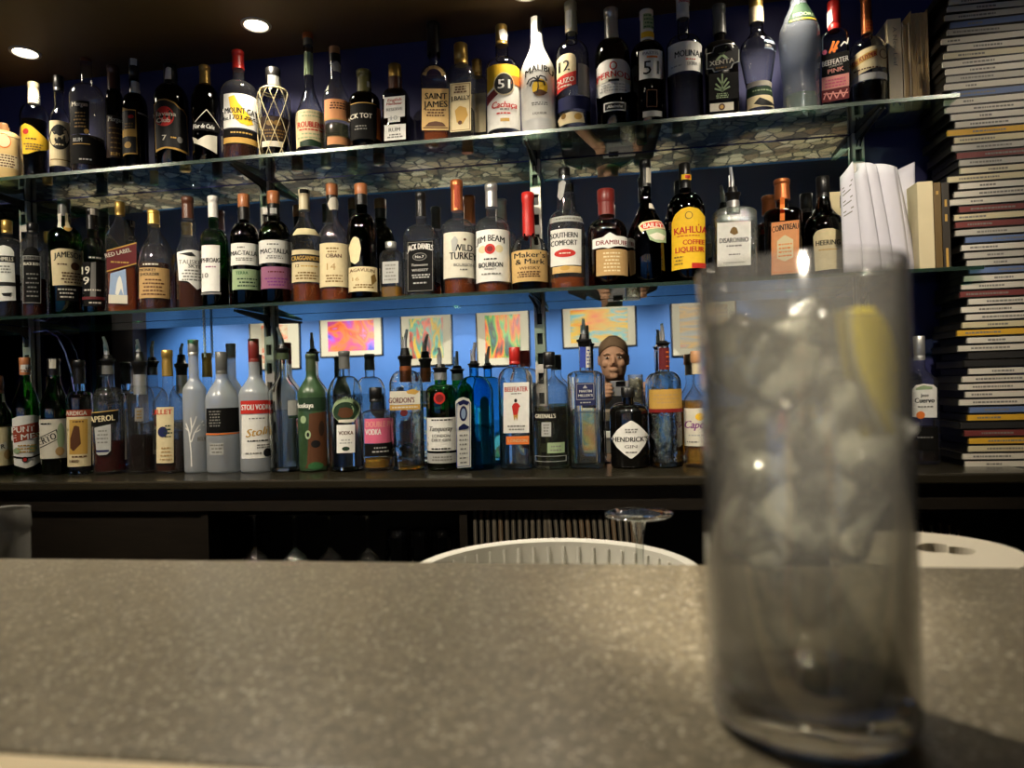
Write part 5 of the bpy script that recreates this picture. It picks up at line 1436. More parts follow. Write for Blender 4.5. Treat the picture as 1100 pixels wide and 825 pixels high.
for i in range(n):
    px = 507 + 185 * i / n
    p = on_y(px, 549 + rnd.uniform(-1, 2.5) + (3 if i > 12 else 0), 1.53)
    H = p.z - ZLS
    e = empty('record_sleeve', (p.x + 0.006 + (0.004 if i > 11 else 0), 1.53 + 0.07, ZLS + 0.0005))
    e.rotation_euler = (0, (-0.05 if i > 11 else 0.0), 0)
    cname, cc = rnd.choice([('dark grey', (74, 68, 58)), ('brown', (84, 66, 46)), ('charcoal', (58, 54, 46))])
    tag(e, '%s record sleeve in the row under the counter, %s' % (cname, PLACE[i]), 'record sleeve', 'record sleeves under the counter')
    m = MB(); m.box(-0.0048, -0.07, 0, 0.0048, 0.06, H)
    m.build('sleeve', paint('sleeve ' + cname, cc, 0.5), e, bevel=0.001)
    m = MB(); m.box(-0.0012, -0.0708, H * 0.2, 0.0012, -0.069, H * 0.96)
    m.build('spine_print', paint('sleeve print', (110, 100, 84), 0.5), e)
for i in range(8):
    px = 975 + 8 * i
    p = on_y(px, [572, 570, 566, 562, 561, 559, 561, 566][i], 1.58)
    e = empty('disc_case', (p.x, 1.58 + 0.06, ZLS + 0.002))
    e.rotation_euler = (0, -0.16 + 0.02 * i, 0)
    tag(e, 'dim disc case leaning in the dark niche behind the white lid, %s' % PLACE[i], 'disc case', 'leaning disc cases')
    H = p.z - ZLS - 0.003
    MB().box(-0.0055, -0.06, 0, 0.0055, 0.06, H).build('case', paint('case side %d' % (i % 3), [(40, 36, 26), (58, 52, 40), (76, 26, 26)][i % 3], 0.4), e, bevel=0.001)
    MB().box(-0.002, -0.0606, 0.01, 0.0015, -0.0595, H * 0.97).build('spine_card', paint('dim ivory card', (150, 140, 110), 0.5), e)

# ------------------------------------------------------------------ the bar ledge and the work counter behind it
HB = 0.12
YB0, YB1 = 0.209, 0.470


def stone():
    m, nt, out = new_mat('speckled composite stone')
    N, Lk = nt.nodes.new, nt.links.new
    tc = N('ShaderNodeTexCoord')
    v = N('ShaderNodeTexVoronoi'); v.inputs['Scale'].default_value = 650
    v2 = N('ShaderNodeTexVoronoi'); v2.inputs['Scale'].default_value = 260
    no = N('ShaderNodeTexNoise'); no.inputs['Scale'].default_value = 14; no.inputs['Detail'].default_value = 5
    c1 = N('ShaderNodeSeparateColor'); c2 = N('ShaderNodeSeparateColor')
    r1 = N('ShaderNodeValToRGB')
    r1.color_ramp.elements[0].position = 0.0; r1.color_ramp.elements[0].color = lin((92, 86, 72))
    r1.color_ramp.elements[1].position = 1.0; r1.color_ramp.elements[1].color = lin((142, 134, 112))
    e = r1.color_ramp.elements.new(0.90); e.color = lin((120, 112, 94))
    e = r1.color_ramp.elements.new(0.97); e.color = lin((178, 172, 156))
    mx = N('ShaderNodeMix'); mx.data_type = 'RGBA'; mx.blend_type = 'MULTIPLY'; mx.inputs['Factor'].default_value = 0.5
    r2 = N('ShaderNodeValToRGB'); r2.color_ramp.elements[0].color = (0.6, 0.6, 0.6, 1); r2.color_ramp.elements[1].color = (1.3, 1.3, 1.25, 1)
    mx2 = N('ShaderNodeMix'); mx2.data_type = 'RGBA'; mx2.blend_type = 'MULTIPLY'; mx2.inputs['Factor'].default_value = 0.5
    b = N('ShaderNodeBsdfPrincipled'); b.inputs['Roughness'].default_value = 0.30
    Lk(tc.outputs['Object'], v.inputs['Vector']); Lk(tc.outputs['Object'], v2.inputs['Vector']); Lk(tc.outputs['Object'], no.inputs['Vector'])
    Lk(v.outputs['Color'], c1.inputs[0]); Lk(v2.outputs['Color'], c2.inputs[0])
    Lk(c1.outputs[0], r1.inputs[0]); Lk(c2.outputs[1], r2.inputs[0])
    Lk(r1.outputs[0], mx.inputs['A']); Lk(r2.outputs[0], mx.inputs['B'])
    Lk(mx.outputs['Result'], mx2.inputs['A']); Lk(no.outputs['Color'], mx2.inputs['B'])
    Lk(mx.outputs['Result'], b.inputs['Base Color'])
    bp = N('ShaderNodeBump'); bp.inputs['Strength'].default_value = 0.12; bp.inputs['Distance'].default_value = 0.001
    Lk(c1.outputs[1], bp.inputs['Height']); Lk(bp.outputs[0], b.inputs['Normal'])
    Lk(b.outputs[0], out.inputs[0])
    return m


br = empty('bar_counter', (-0.5, 0.34, ZFLOOR))
tag(br, 'bar counter with a speckled grey-brown stone ledge under the tall drink', 'bar counter')
box_obj('stone_ledge', (-3.6, YB0, -HB - 0.04), (2.2, YB1, -HB), stone(), br, bevel=0.002)
box_obj('edge_trim', (-3.6, YB0 - 0.016, -HB - 0.045), (2.2, YB0 - 0.0005, -HB + 0.0005), paint('pale edge trim', (206, 190, 156), 0.4), br, bevel=0.002)
box_obj('front_panel', (-3.6, YB0 + 0.06, ZFLOOR), (2.2, YB0 + 0.08, -HB - 0.041), M_BLACKW, br)
box_obj('back_panel', (-3.6, YB1 - 0.03, ZFLOOR), (2.2, YB1 - 0.01, -HB - 0.041), M_BLACKW, br)
ZW = -0.290
wc = empty('work_counter', (-0.5, 0.72, ZFLOOR))
tag(wc, 'low black work counter hidden behind the stone ledge', 'counter')
box_obj('worktop', (-3.6, YB1 - 0.008, ZW - 0.03), (2.2, 1.02, ZW), paint('brushed dark steel', (50, 50, 50), 0.35, 0.8), wc)
box_obj('front_panel', (-3.6, 1.0, ZFLOOR), (2.2, 1.015, ZW - 0.031), M_BLACK, wc)

# white ribbed basket and the upturned coupe standing in it
M_WPL = paint('white plastic', (214, 212, 202), 0.4)
YBK, RBK = 0.74, 0.155
p = on_y(604, 581, YBK + RBK)
e = empty('glass_basket', (on_y(606, 585, YBK + RBK).x, YBK, ZW + 0.0005))
tag(e, 'round white ribbed plastic basket behind the stone ledge', 'basket')
ht = p.z - ZW
m = MB()
m.loft([(0, RBK * 0.94), (ht, RBK), (ht + 0.002, RBK - 0.003), (ht, RBK - 0.007), (0.004, RBK * 0.94 - 0.006)], 72, cap0=True, cap1=True)
m.build('wall', M_WPL, e, smooth=True)
for k in range(48):
    a = 2 * math.pi * k / 48
    ra = RBK - 0.0085
    m = MB()
    m.tube([(ra * 0.945 * math.cos(a), ra * 0.945 * math.sin(a), 0.006), (ra * math.cos(a), ra * math.sin(a), ht - 0.006)], 0.0022, 6)
    m.build('rib', M_WPL, e, smooth=True)
m = MB()
m.tube([(RBK * math.cos(2 * math.pi * k / 64), RBK * math.sin(2 * math.pi * k / 64), ht - 0.001) for k in range(65)], 0.0042, 8)
m.build('rim', M_WPL, e, smooth=True)
YC = 0.70
p = on_y(686, 551, YC)
stem_glass('coupe_glass', 'upturned stemmed glass standing in the white basket, foot uppermost', (p.x, YC, ZW + 0.006), p.z - ZW - 0.006, 0.0335, 0.036, 0.062)

# white round tub with a lid that has a two-lobed finger hole
ZL = -0.160
P_ = [on_z(px, py, ZL) for px, py in ((968, 576.5), (1040, 583.5), (1099, 600))]
(ax_, ay_), (bx_, by_), (cx_, cy2) = [(q.x, q.y) for q in P_]
dd = 2 * (ax_ * (by_ - cy2) + bx_ * (cy2 - ay_) + cx_ * (ay_ - by_))
ux = ((ax_ ** 2 + ay_ ** 2) * (by_ - cy2) + (bx_ ** 2 + by_ ** 2) * (cy2 - ay_) + (cx_ ** 2 + cy2 ** 2) * (ay_ - by_)) / dd
uy = ((ax_ ** 2 + ay_ ** 2) * (cx_ - bx_) + (bx_ ** 2 + by_ ** 2) * (ax_ - cx_) + (cx_ ** 2 + cy2 ** 2) * (bx_ - ax_)) / dd
rr = math.hypot(ax_ - ux, ay_ - uy)
print('lid circle', ux, uy, rr)
e = empty('ice_tub', (ux, uy, ZW + 0.0005))
tag(e, 'white round plastic tub with a two-lobed hole in its lid', 'tub')
hl = ZL - ZW
m = MB()
m.loft([(0, rr * 0.9), (hl - 0.011, rr * 0.96), (hl - 0.011, rr * 0.93), (0.006, rr * 0.87)], 64, cap0=True, cap1=True)
m.build('tub_wall', M_WPL, e, smooth=True)
bm = bmesh.new()
outer = [bm.verts.new((rr * math.cos(2 * math.pi * k / 72), rr * math.sin(2 * math.pi * k / 72), hl)) for k in range(72)]
hc = on_z(1016, 596.5, ZL); hL = on_z(985, 592, ZL); hR = on_z(1047, 600, ZL)
dirv = Vector((hR.x - hL.x, hR.y - hL.y, 0)); ln = dirv.length / 2; dirv.normalize()
prp = Vector((-dirv.y, dirv.x, 0))
hin = []
for k in range(40):
    t = 2 * math.pi * k / 40
    q = ln * math.cos(t)
    wv = 0.020 * abs(math.sin(t)) ** 0.8 * (0.55 + 0.45 * abs(math.cos(t)) ** 0.7 + (0.25 if math.cos(t) < 0 else 0)) + 0.0004
    pnt = Vector((hc.x - ux, hc.y - uy, hl)) + dirv * q + prp * math.copysign(wv, math.sin(t))
    hin.append(bm.verts.new(pnt))
eds = [bm.edges.new((outer[k], outer[(k + 1) % 72])) for k in range(72)] + [bm.edges.new((hin[k], hin[(k + 1) % 40])) for k in range(40)]
bmesh.ops.triangle_fill(bm, use_beauty=True, edges=eds)
me = bpy.data.meshes.new('lid'); bm.to_mesh(me); bm.free()
me.materials.append(paint('ivory plastic lid', (224, 216, 196), 0.4))
lo = bpy.data.objects.new('lid', me); COL.objects.link(lo); lo.parent = e
md = lo.modifiers.new('t', 'SOLIDIFY'); md.thickness = 0.010; md.offset = 0
m = MB(); m.loft([(hl - 0.06, 0.06), (hl - 0.056, 0.06)], 28)
m.build('inner_tray', paint('beige plastic', (150, 132, 104), 0.5), e, loc=(hc.x - ux, hc.y - uy, 0))

# frosted measuring jar at the left
p = on_y(4, 547, 0.62)
e = empty('measuring_jar', (p.x, 0.62, ZW + 0.0005))
tag(e, 'cloudy plastic jar with a rolled rim at the left behind the ledge', 'jar')
H = p.z - ZW
rj = 33 / 2 * 2 * 0.62 / 900
M_JAR = glassy('cloudy plastic', (190, 190, 186), (150, 150, 146), rough=0.25, diffuse=0.45, dcol=(176, 174, 166), refl=0.4)
m = MB(); m.loft([(0, rj * 0.85), (H * 0.7, rj * 0.97), (H - 0.022, rj * 0.98)], 36, cap1=False)
m.build('wall', M_JAR, e, smooth=True)
m = MB(); m.loft([(H - 0.022, rj * 0.98), (H - 0.019, rj * 1.03), (H - 0.004, rj), (H, rj * 1.0), (H - 0.001, rj * 0.93), (H - 0.02, rj * 0.93)], 36, cap0=False, cap1=False)
m.build('rim', M_JAR, e, smooth=True)

# ------------------------------------------------------------------ the tall drink
gb = on_z(872, 772, -HB)
RG, HG = 0.0345, 0.0
HG = on_y(858, 288, gb.y).z + HB
print('drink', gb, HG)
e = empty('highball_glass', (gb.x, gb.y, -HB + 0.0006))
tag(e, 'tall straight highball glass of iced drink on the stone ledge', 'glass')
M_HB = glassy('highball glass', (250, 250, 248), (120, 120, 116), refl=0.95, base=0.09, power=2.6, rough=0.05, diffuse=0.05, dcol=(210, 208, 204))
m = MB()
m.loft([(0.0, RG * 0.90), (0.002, RG * 0.965), (0.006, RG), (HG * 0.5, RG), (HG - 0.001, RG), (HG, RG - 0.0006), (HG - 0.001, RG - 0.0014), (HG * 0.5, RG - 0.0016), (0.017, RG - 0.0022), (0.0145, RG - 0.006), (0.0135, RG * 0.4), (0.0133, 0.002)], 64)
m.build('glass_wall', M_HB, e, smooth=True, autosmooth=60)
bm_, nt, out = new_mat('thick refracting glass foot')
g = nt.nodes.new('ShaderNodeBsdfGlass'); g.inputs['IOR'].default_value = 1.5; g.inputs['Roughness'].default_value = 0.01
nt.links.new(g.outputs[0], out.inputs[0])
m = MB(); m.loft([(0.001, RG * 0.86), (0.004, RG * 0.955), (0.0105, RG * 0.955), (0.0122, RG * 0.9)], 48)
m.build('glass_foot', bm_, e, smooth=True)
ZWAT = on_y(858, 347, gb.y).z + HB
M_WATER = glassy('tonic water', (224, 224, 218), (150, 150, 142), refl=0.35, base=0.03, diffuse=0.08, dcol=(236, 234, 226), tlw=0.5)
m = MB(); m.loft([(0.0150, RG - 0.0065), (0.0178, RG - 0.0030), (ZWAT * 0.5, RG - 0.0024), (ZWAT - 0.001, RG - 0.0022), (ZWAT, RG - 0.0018), (ZWAT - 0.0008, RG - 0.004)], 56)
m.build('drink', M_WATER, e, smooth=True, autosmooth=60)


def ice_mat():
    m, nt, out = new_mat('cloudy ice')
    N, Lk = nt.nodes.new, nt.links.new
    tc = N('ShaderNodeTexCoord'); no = N('ShaderNodeTexNoise'); no.inputs['Scale'].default_value = 55; no.inputs['Detail'].default_value = 3
    cr = N('ShaderNodeValToRGB'); cr.color_ramp.elements[0].position = 0.42; cr.color_ramp.elements[1].position = 0.62
    cr.color_ramp.elements[0].color = (0.04, 0.04, 0.04, 1); cr.color_ramp.elements[1].color = (0.85, 0.85, 0.85, 1)
    tr = N('ShaderNodeBsdfTransparent'); tr.inputs[0].default_value = (0.9, 0.9, 0.88, 1)
    df = N('ShaderNodeBsdfDiffuse'); df.inputs[0].default_value = lin((246, 246, 238))
    tl = N('ShaderNodeBsdfTranslucent'); tl.inputs[0].default_value = lin((246, 246, 238))
    a = N('ShaderNodeMixShader'); a.inputs[0].default_value = 0.5
    Lk(df.outputs[0], a.inputs[1]); Lk(tl.outputs[0], a.inputs[2])
    b = N('ShaderNodeMixShader'); Lk(cr.outputs[0], b.inputs[0]); Lk(tr.outputs[0], b.inputs[1]); Lk(a.outputs[0], b.inputs[2])
    gl = N('ShaderNodeBsdfGlossy'); gl.inputs['Roughness'].default_value = 0.08
    lw = N('ShaderNodeLayerWeight'); lw.inputs[0].default_value = 0.35
    c = N('ShaderNodeMixShader'); Lk(lw.outputs['Fresnel'], c.inputs[0]); Lk(b.outputs[0], c.inputs[1]); Lk(gl.outputs[0], c.inputs[2])
    bp = N('ShaderNodeBump'); bp.inputs['Strength'].default_value = 0.6; bp.inputs['Distance'].default_value = 0.004
    Lk(tc.outputs['Object'], no.inputs['Vector']); Lk(no.outputs[0], cr.inputs[0]); Lk(no.outputs[0], bp.inputs['Height']); Lk(bp.outputs[0], gl.inputs['Normal'])
    Lk(c.outputs[0], out.inputs[0])
    return m


M_ICE = ice_mat()
ICE = [  # px, py, size m, rotation, label
    (815, 388, 0.027, (0.4, 0.3, 0.5), -0.004, 'clear ice cube at the upper left inside the tall drink'),
    (876, 378, 0.0265, (0.9, 0.2, 1.1), 0.004, 'large pale ice cube at the top of the tall drink beside the lemon'),
    (905, 462, 0.030, (0.2, 0.6, 0.2), -0.006, 'ring-shaped ice cube in the middle right of the tall drink'),
    (822, 474, 0.028, (0.5, 0.9, 0.1), 0.006, 'cloudy ice cube at the middle left of the tall drink'),
    (882, 545, 0.030, (0.3, 0.2, 0.8), 0.0, 'wet ice cube near the middle bottom of the ice stack'),
    (815, 570, 0.021, (0.8, 0.5, 0.3), 0.004, 'small bright ice lump lowest in the tall drink'),
]
for px, py, sz, rot, dy, lab in ICE:
    p = on_y(px, py, gb.y + dy)
    bm = bmesh.new()
    bmesh.ops.create_cube(bm, size=sz)
    bmesh.ops.subdivide_edges(bm, edges=bm.edges[:], cuts=5, use_grid_fill=True)
    rn_ = random.Random(int(px))
    ph = [rn_.uniform(0, 6) for _ in range(3)]
    hs = sz / 2
    for v in bm.verts:
        c = v.co / hs
        n4 = (abs(c.x) ** 7 + abs(c.y) ** 7 + abs(c.z) ** 7) ** (1 / 7)
        v.co = v.co / n4 * (1 + 0.05 * math.sin(c.x * 3 + ph[0]) + 0.05 * math.sin(c.z * 4 + ph[1]))
        d_ = math.hypot(v.co.x, v.co.z) / hs
        if v.co.y < 0 and d_ < 0.7:
            v.co.y += hs * 0.75 * (1 - (d_ / 0.7) ** 2)      # the hollow of a machine cube
    for f_ in bm.faces:
        f_.smooth = True
    me = bpy.data.meshes.new('ice_cube'); bm.to_mesh(me); bm.free()
    me.materials.append(M_ICE)
    o = bpy.data.objects.new('ice_cube', me); COL.objects.link(o)
    # keep inside the glass
    dx, dyy = p.x - gb.x, p.y - gb.y
    lim = RG - 0.0035 - sz * 0.60
    dl = math.hypot(dx, dyy)
    if dl > lim:
        p.x, p.y = gb.x + dx * lim / dl, gb.y + dyy * lim / dl
    o.location = p
    o.rotation_euler = rot
    tag(o, lab, 'ice cube', 'ice cubes in the tall drink')
# lemon slice against the right wall of the glass
le = on_y(940, 405, gb.y)
e = empty('lemon_wedge', (gb.x, gb.y, le.z))
tag(e, 'curved lemon wedge with yellow peel against the right wall of the tall drink', 'lemon')
m = MB(); m2 = MB(); m3 = MB()
NN = 20
rw = RG - 0.0042
zt_, zb_ = on_y(925, 338, gb.y).z - le.z, on_y(962, 480, gb.y).z - le.z
def lem(mm, ri, ro, wf, y_off):
    vs_, fs = [], []
    for i in range(NN + 1):
        t = i / NN
        ang = math.radians(-64 + 40 * t ** 0.8)
        z = zt_ + (zb_ - zt_) * t
        hw = wf * math.sin(math.pi * min(1, 0.04 + 0.96 * t)) ** 0.7 + 0.0008
        for r_, s_ in ((ro, -1), (ro, 1), (ri, 1), (ri, -1)):
            a_ = ang + s_ * hw / r_
            vs_.append((r_ * math.cos(a_) , r_ * math.sin(a_), z))
    for i in range(NN):
        for k in range(4):
            k2 = (k + 1) % 4
            fs.append((i * 4 + k, i * 4 + k2, i * 4 + 4 + k2, i * 4 + 4 + k))
    fs += [(3, 2, 1, 0), tuple(NN * 4 + k for k in range(4))]
    mm.add(vs_, fs)
lem(m, rw - 0.0022, rw, 0.0100, 0)
m.build('peel', glassy('lemon peel', (246, 226, 20), (236, 214, 10), diffuse=0.95, dcol=(255, 238, 0), tlw=0.35, rough=0.3, refl=0.2), e, smooth=True, autosmooth=50)
lem(m2, rw - 0.0042, rw - 0.0023, 0.0090, 0)
m2.build('pith', paint('lemon pith', (232, 226, 180), 0.6), e, smooth=True, autosmooth=50)
lem(m3, rw - 0.011, rw - 0.0043, 0.0052, 0)
m3.build('flesh', glassy('lemon flesh', (236, 226, 130), (190, 170, 60), diffuse=0.5, dcol=(226, 214, 120), rough=0.2, refl=0.4), e, smooth=True, autosmooth=50)

# small things hanging and leaning at the mirror
c0 = [(36, 357), (50, 355), (62, 362), (70, 378), (76, 398), (81, 425), (84, 460)]
pts = [on_y(x, y, D - 0.022) for x, y in c0]
o = MB().tube([p - pts[0] for p in pts], 0.0022, 8).build('cable', paint('pale blue cable', (110, 116, 190), 0.4), loc=pts[0], smooth=True)
tag(o, 'thin pale blue cable curving down the mirror by the left upright', 'cable')
p0, p1 = on_y(219, 338, D - 0.02), on_y(218, 384, D - 0.02)
m = MB()
vs2 = []
for st_ in (0, math.pi):
    m.tube([Vector((0.0025 * math.cos(k * 0.8 + st_), 0.0025 * math.sin(k * 0.8 + st_), (p1.z - p0.z) * k / 40)) for k in range(41)], 0.0015, 6)
o = m.build('twisted_cord', paint('white cord', (210, 210, 214), 0.6), loc=p0, smooth=True)
tag(o, 'short twisted white cord hanging in front of the mirror above the frosted bottles', 'cord')
a_, b2 = on_y(896, 206, 1.742), on_y(903, 232, 1.742)
e = empty('price_card', (a_.x + 0.012, 1.742, ZM + 0.0045))
tag(e, 'cream card with a dark spot leaning behind the cherry liqueur bottle', 'card')
MB().box(-0.03, -0.001, 0, 0.016, 0.001, a_.z - ZM - 0.005).build('card_sheet', paint('cream card', (206, 192, 150), 0.6), e)
MB().box(0.0, -0.002, (a_.z - ZM) * 0.80, 0.012, -0.0011, (a_.z - ZM) * 0.93).build('card_print', ink('bk'), e)

# ------------------------------------------------------------------ the photographer, seen in the mirror
M_SKIN = paint('skin', (214, 166, 134), 0.7, var=0.05, scale=30)
M_SHIRT = paint('black t-shirt', (24, 23, 24), 0.8, var=0.1, scale=60)
M_JEANS = paint('dark trousers', (34, 38, 52), 0.8)
M_HAIR = paint('cropped brown hair', (122, 98, 74), 0.85, var=0.2, scale=200)
HX, HY, HZ = -0.040, -0.255, 0.140


def ring_loft(m, rings, seg=24):
    """rings: (cx, cy, cz, rx, ry)"""
    vs_, fs = [], []
    for cx, cy_, cz, rx, ry in rings:
        for k in range(seg):
            t = 2 * math.pi * k / seg
            vs_.append((cx + rx * math.cos(t), cy_ + ry * math.sin(t), cz))
    for i in range(len(rings) - 1):
        for k in range(seg):
            k2 = (k + 1) % seg
            fs.append((i * seg + k, i * seg + k2, (i + 1) * seg + k2, (i + 1) * seg + k))
    fs.append(tuple(reversed(range(seg))))
    fs.append(tuple(range((len(rings) - 1) * seg, len(rings) * seg)))
    m.add(vs_, fs)


def ball(m, c, r, sc=(1, 1, 1), seg=12):
    vs_, fs = [], []
    for i in range(1, seg):
        a = math.pi * i / seg
        for k in range(seg):
            t = 2 * math.pi * k / seg
            vs_.append((c[0] + r * sc[0] * math.sin(a) * math.cos(t), c[1] + r * sc[1] * math.sin(a) * math.sin(t), c[2] + r * sc[2] * math.cos(a)))
    for i in range(seg - 2):
        for k in range(seg):
            k2 = (k + 1) % seg
            fs.append((i * seg + k, (i + 1) * seg + k, (i + 1) * seg + k2, i * seg + k2))
    fs.append(tuple(range(seg)))
    fs.append(tuple(reversed(range((seg - 2) * seg, (seg - 1) * seg))))
    m.add(vs_, fs)


def torso(m, g=0.0):
    ring_loft(m, [(-0.035, -0.44, -0.66 - g, 0.165 + g, 0.125 + g), (-0.035, -0.435, -0.58, 0.175 + g, 0.13 + g), (-0.035, -0.425, -0.48, 0.155 + g, 0.115 + g), (-0.035, -0.41, -0.38, 0.16 + g, 0.115 + g),
                  (-0.035, -0.385, -0.26, 0.178 + g, 0.12 + g), (-0.036, -0.36, -0.15, 0.185 + g, 0.11 + g), (-0.037, -0.345, -0.085, 0.165 + g, 0.09 + g), (-0.038, -0.335, -0.05, 0.11 + g * 0.6, 0.07 + g * 0.6), (-0.038, -0.328, -0.03, 0.065 + g * 0.4, 0.06 + g * 0.4)])


SHO = {-1: (-0.222, -0.36, -0.115), 1: (0.150, -0.36, -0.115)}
ELB = {-1: (-0.275, -0.24, -0.355), 1: (0.235, -0.24, -0.355)}
WRI = {-1: (-0.115, -0.070, -0.105), 1: (0.150, -0.075, -0.115)}
PX0, PX1 = -0.058, 0.102       # phone ends
m = MB()
torso(m)
m.tube([(-0.038, -0.335, -0.09), (-0.039, -0.318, -0.02), (-0.040, -0.285, 0.06)], [0.066, 0.057, 0.055], 20)
# head: rings from jaw to crown
HR = [(0.020, 0.012, 0.030, 0.034), (0.026, 0.010, 0.044, 0.050), (0.045, 0.004, 0.058, 0.072), (0.075, 0.000, 0.066, 0.084), (0.105, -0.004, 0.071, 0.090), (0.135, -0.006, 0.074, 0.094), (0.165, -0.008, 0.076, 0.096), (0.195, -0.010, 0.074, 0.092), (0.222, -0.010, 0.063, 0.079), (0.242, -0.010, 0.044, 0.056), (0.253, -0.010, 0.018, 0.024)]
ring_loft(m, [(HX, HY + a, z, rx, ry) for z, a, rx, ry in HR], 28)
fy = HY + 0.084
m.tube([(HX, fy - 0.002, 0.148), (HX, fy + 0.012, 0.118), (HX, fy + 0.020, 0.104)], [0.008, 0.011, 0.011], 10)      # nose
for s_ in (-1, 1):
    ball(m, (HX + s_ * 0.011, fy + 0.008, 0.100), 0.009)
    ball(m, (HX + s_ * 0.032, fy - 0.006, 0.156), 0.016, (1.5, 0.7, 0.5))         # brow
    ball(m, (HX + s_ * 0.040, fy - 0.020, 0.108), 0.024, (0.9, 0.8, 0.9))         # cheek
    ball(m, (HX + s_ * 0.077, HY - 0.010, 0.128), 0.030, (0.28, 0.62, 1.0))       # ear
ball(m, (HX, fy + 0.002, 0.076), 0.020, (1.25, 0.5, 0.32))                        # lips
ball(m, (HX, fy + 0.001, 0.067), 0.018, (1.15, 0.5, 0.32))
ball(m, (HX, fy - 0.002, 0.040), 0.022, (1.1, 0.8, 0.8))                          # chin
for s_ in (-1, 1):
    S, E_, Wr = SHO[s_], ELB[s_], WRI[s_]
    m.tube([(S[0] * 0.75 + 0.25 * HX, S[1], S[2] + 0.01), S, (S[0] * 0.6 + E_[0] * 0.4, S[1] * 0.6 + E_[1] * 0.4, S[2] * 0.6 + E_[2] * 0.4), E_], [0.058, 0.056, 0.047, 0.040], 16)
    m.tube([E_, (E_[0] * 0.65 + Wr[0] * 0.35, E_[1] * 0.65 + Wr[1] * 0.35, E_[2] * 0.65 + Wr[2] * 0.35), Wr], [0.040, 0.038, 0.027], 16)
    # palm behind and below the phone end, fingers round its edge, thumb behind the screen
    pe = PX0 if s_ < 0 else PX1
    pc = Vector((pe + s_ * 0.018, -0.036, -0.058))
    m.tube([Wr, pc, (pe + s_ * 0.016, -0.022, -0.028)], [0.027, 0.031, 0.024], 14)
    ball(m, pc, 0.030, (0.62, 0.9, 1.25))
    for q, (dz, ln_) in enumerate(((0.012, 0.9), (-0.010, 1.0), (-0.031, 0.95), (-0.050, 0.78))):
        k0 = Vector((pe + s_ * 0.024, -0.022, -0.022 + dz * 0.9))
        k1 = k0 + Vector((s_ * 0.004, 0.020 * ln_, 0.006))
        k2 = k1 + Vector((-s_ * 0.020 * ln_, 0.014 * ln_, 0.003))
        k3 = k2 + Vector((-s_ * 0.018 * ln_, -0.001, -0.001))
        m.tube([pc, k0, k1, k2, k3], [0.012, 0.0098, 0.0092, 0.0086, 0.0070], 10)
        ball(m, k3, 0.0071)
    t0 = pc + Vector((-s_ * 0.004, -0.006, 0.008)); t1 = Vector((pe - s_ * 0.006, -0.034, -0.022)); t2 = Vector((pe - s_ * 0.026, -0.024, -0.012))
    m.tube([t0, t1, t2], [0.014, 0.0112, 0.0085], 10)
    ball(m, t2, 0.0086)
    # legs: seated on the stool, feet on its rung
    hx = -0.035 + s_ * 0.095
    m.tube([(hx, -0.44, -0.60), (hx + s_ * 0.03, -0.20, -0.62), (hx + s_ * 0.05, -0.02, -0.66)], [0.085, 0.075, 0.056], 16)
    m.tube([(hx + s_ * 0.05, -0.02, -0.66), (hx + s_ * 0.04, -0.06, -0.82), (hx + s_ * 0.03, -0.12, -1.06)], [0.055, 0.052, 0.036], 16)
    m.tube([(hx + s_ * 0.03, -0.14, -1.085), (hx + s_ * 0.035, -0.06, -1.10), (hx + s_ * 0.04, 0.06, -1.115)], [0.038, 0.036, 0.028], 14)
per = m.build('person', M_SKIN, smooth=True, autosmooth=180)
md = per.modifiers.new('fuse', 'REMESH'); md.mode = 'VOXEL'; md.voxel_size = 0.0042; md.use_smooth_shade = True
md = per.modifiers.new('soft', 'SMOOTH'); md.factor = 0.5; md.iterations = 4
tag(per, 'person with cropped hair in a black t-shirt holding up a phone, seen in the mirror', 'person')
# clothing and hair as children
m = MB()
torso(m, 0.007)
for s_ in (-1, 1):
    S, E_ = SHO[s_], ELB[s_]
    mid = tuple(S[i] * 0.42 + E_[i] * 0.58 for i in range(3))
    m.tube([(S[0] * 0.72 + 0.28 * HX, S[1], S[2] + 0.012), S, mid], [0.064, 0.066, 0.060], 18)
sh = m.build('t_shirt', M_SHIRT, per, smooth=True, autosmooth=180)
md = sh.modifiers.new('fuse', 'REMESH'); md.mode = 'VOXEL'; md.voxel_size = 0.006; md.use_smooth_shade = True
md = sh.modifiers.new('soft', 'SMOOTH'); md.factor = 0.5; md.iterations = 3
m = MB()
for s_ in (-1, 1):
    hx = -0.035 + s_ * 0.095
    m.tube([(hx, -0.44, -0.605), (hx + s_ * 0.03, -0.20, -0.62), (hx + s_ * 0.05, -0.02, -0.66)], [0.095, 0.083, 0.066], 18)
    m.tube([(hx + s_ * 0.05, -0.02, -0.66), (hx + s_ * 0.04, -0.06, -0.82), (hx + s_ * 0.03, -0.12, -1.05)], [0.065, 0.060, 0.050], 18)
ring_loft(m, [(-0.035, -0.44, -0.672, 0.178, 0.138), (-0.035, -0.437, -0.60, 0.190, 0.145), (-0.035, -0.43, -0.53, 0.172, 0.130)])
tr_ = m.build('trousers', M_JEANS, per, smooth=True, autosmooth=180)
md = tr_.modifiers.new('fuse', 'REMESH'); md.mode = 'VOXEL'; md.voxel_size = 0.007; md.use_smooth_shade = True
m = MB()
vs_, fs, seg = [], [], 28
HRH = [(0.150, 0), (0.175, 0), (0.197, 0), (0.224, 0), (0.2455, 0), (0.2575, 0)]
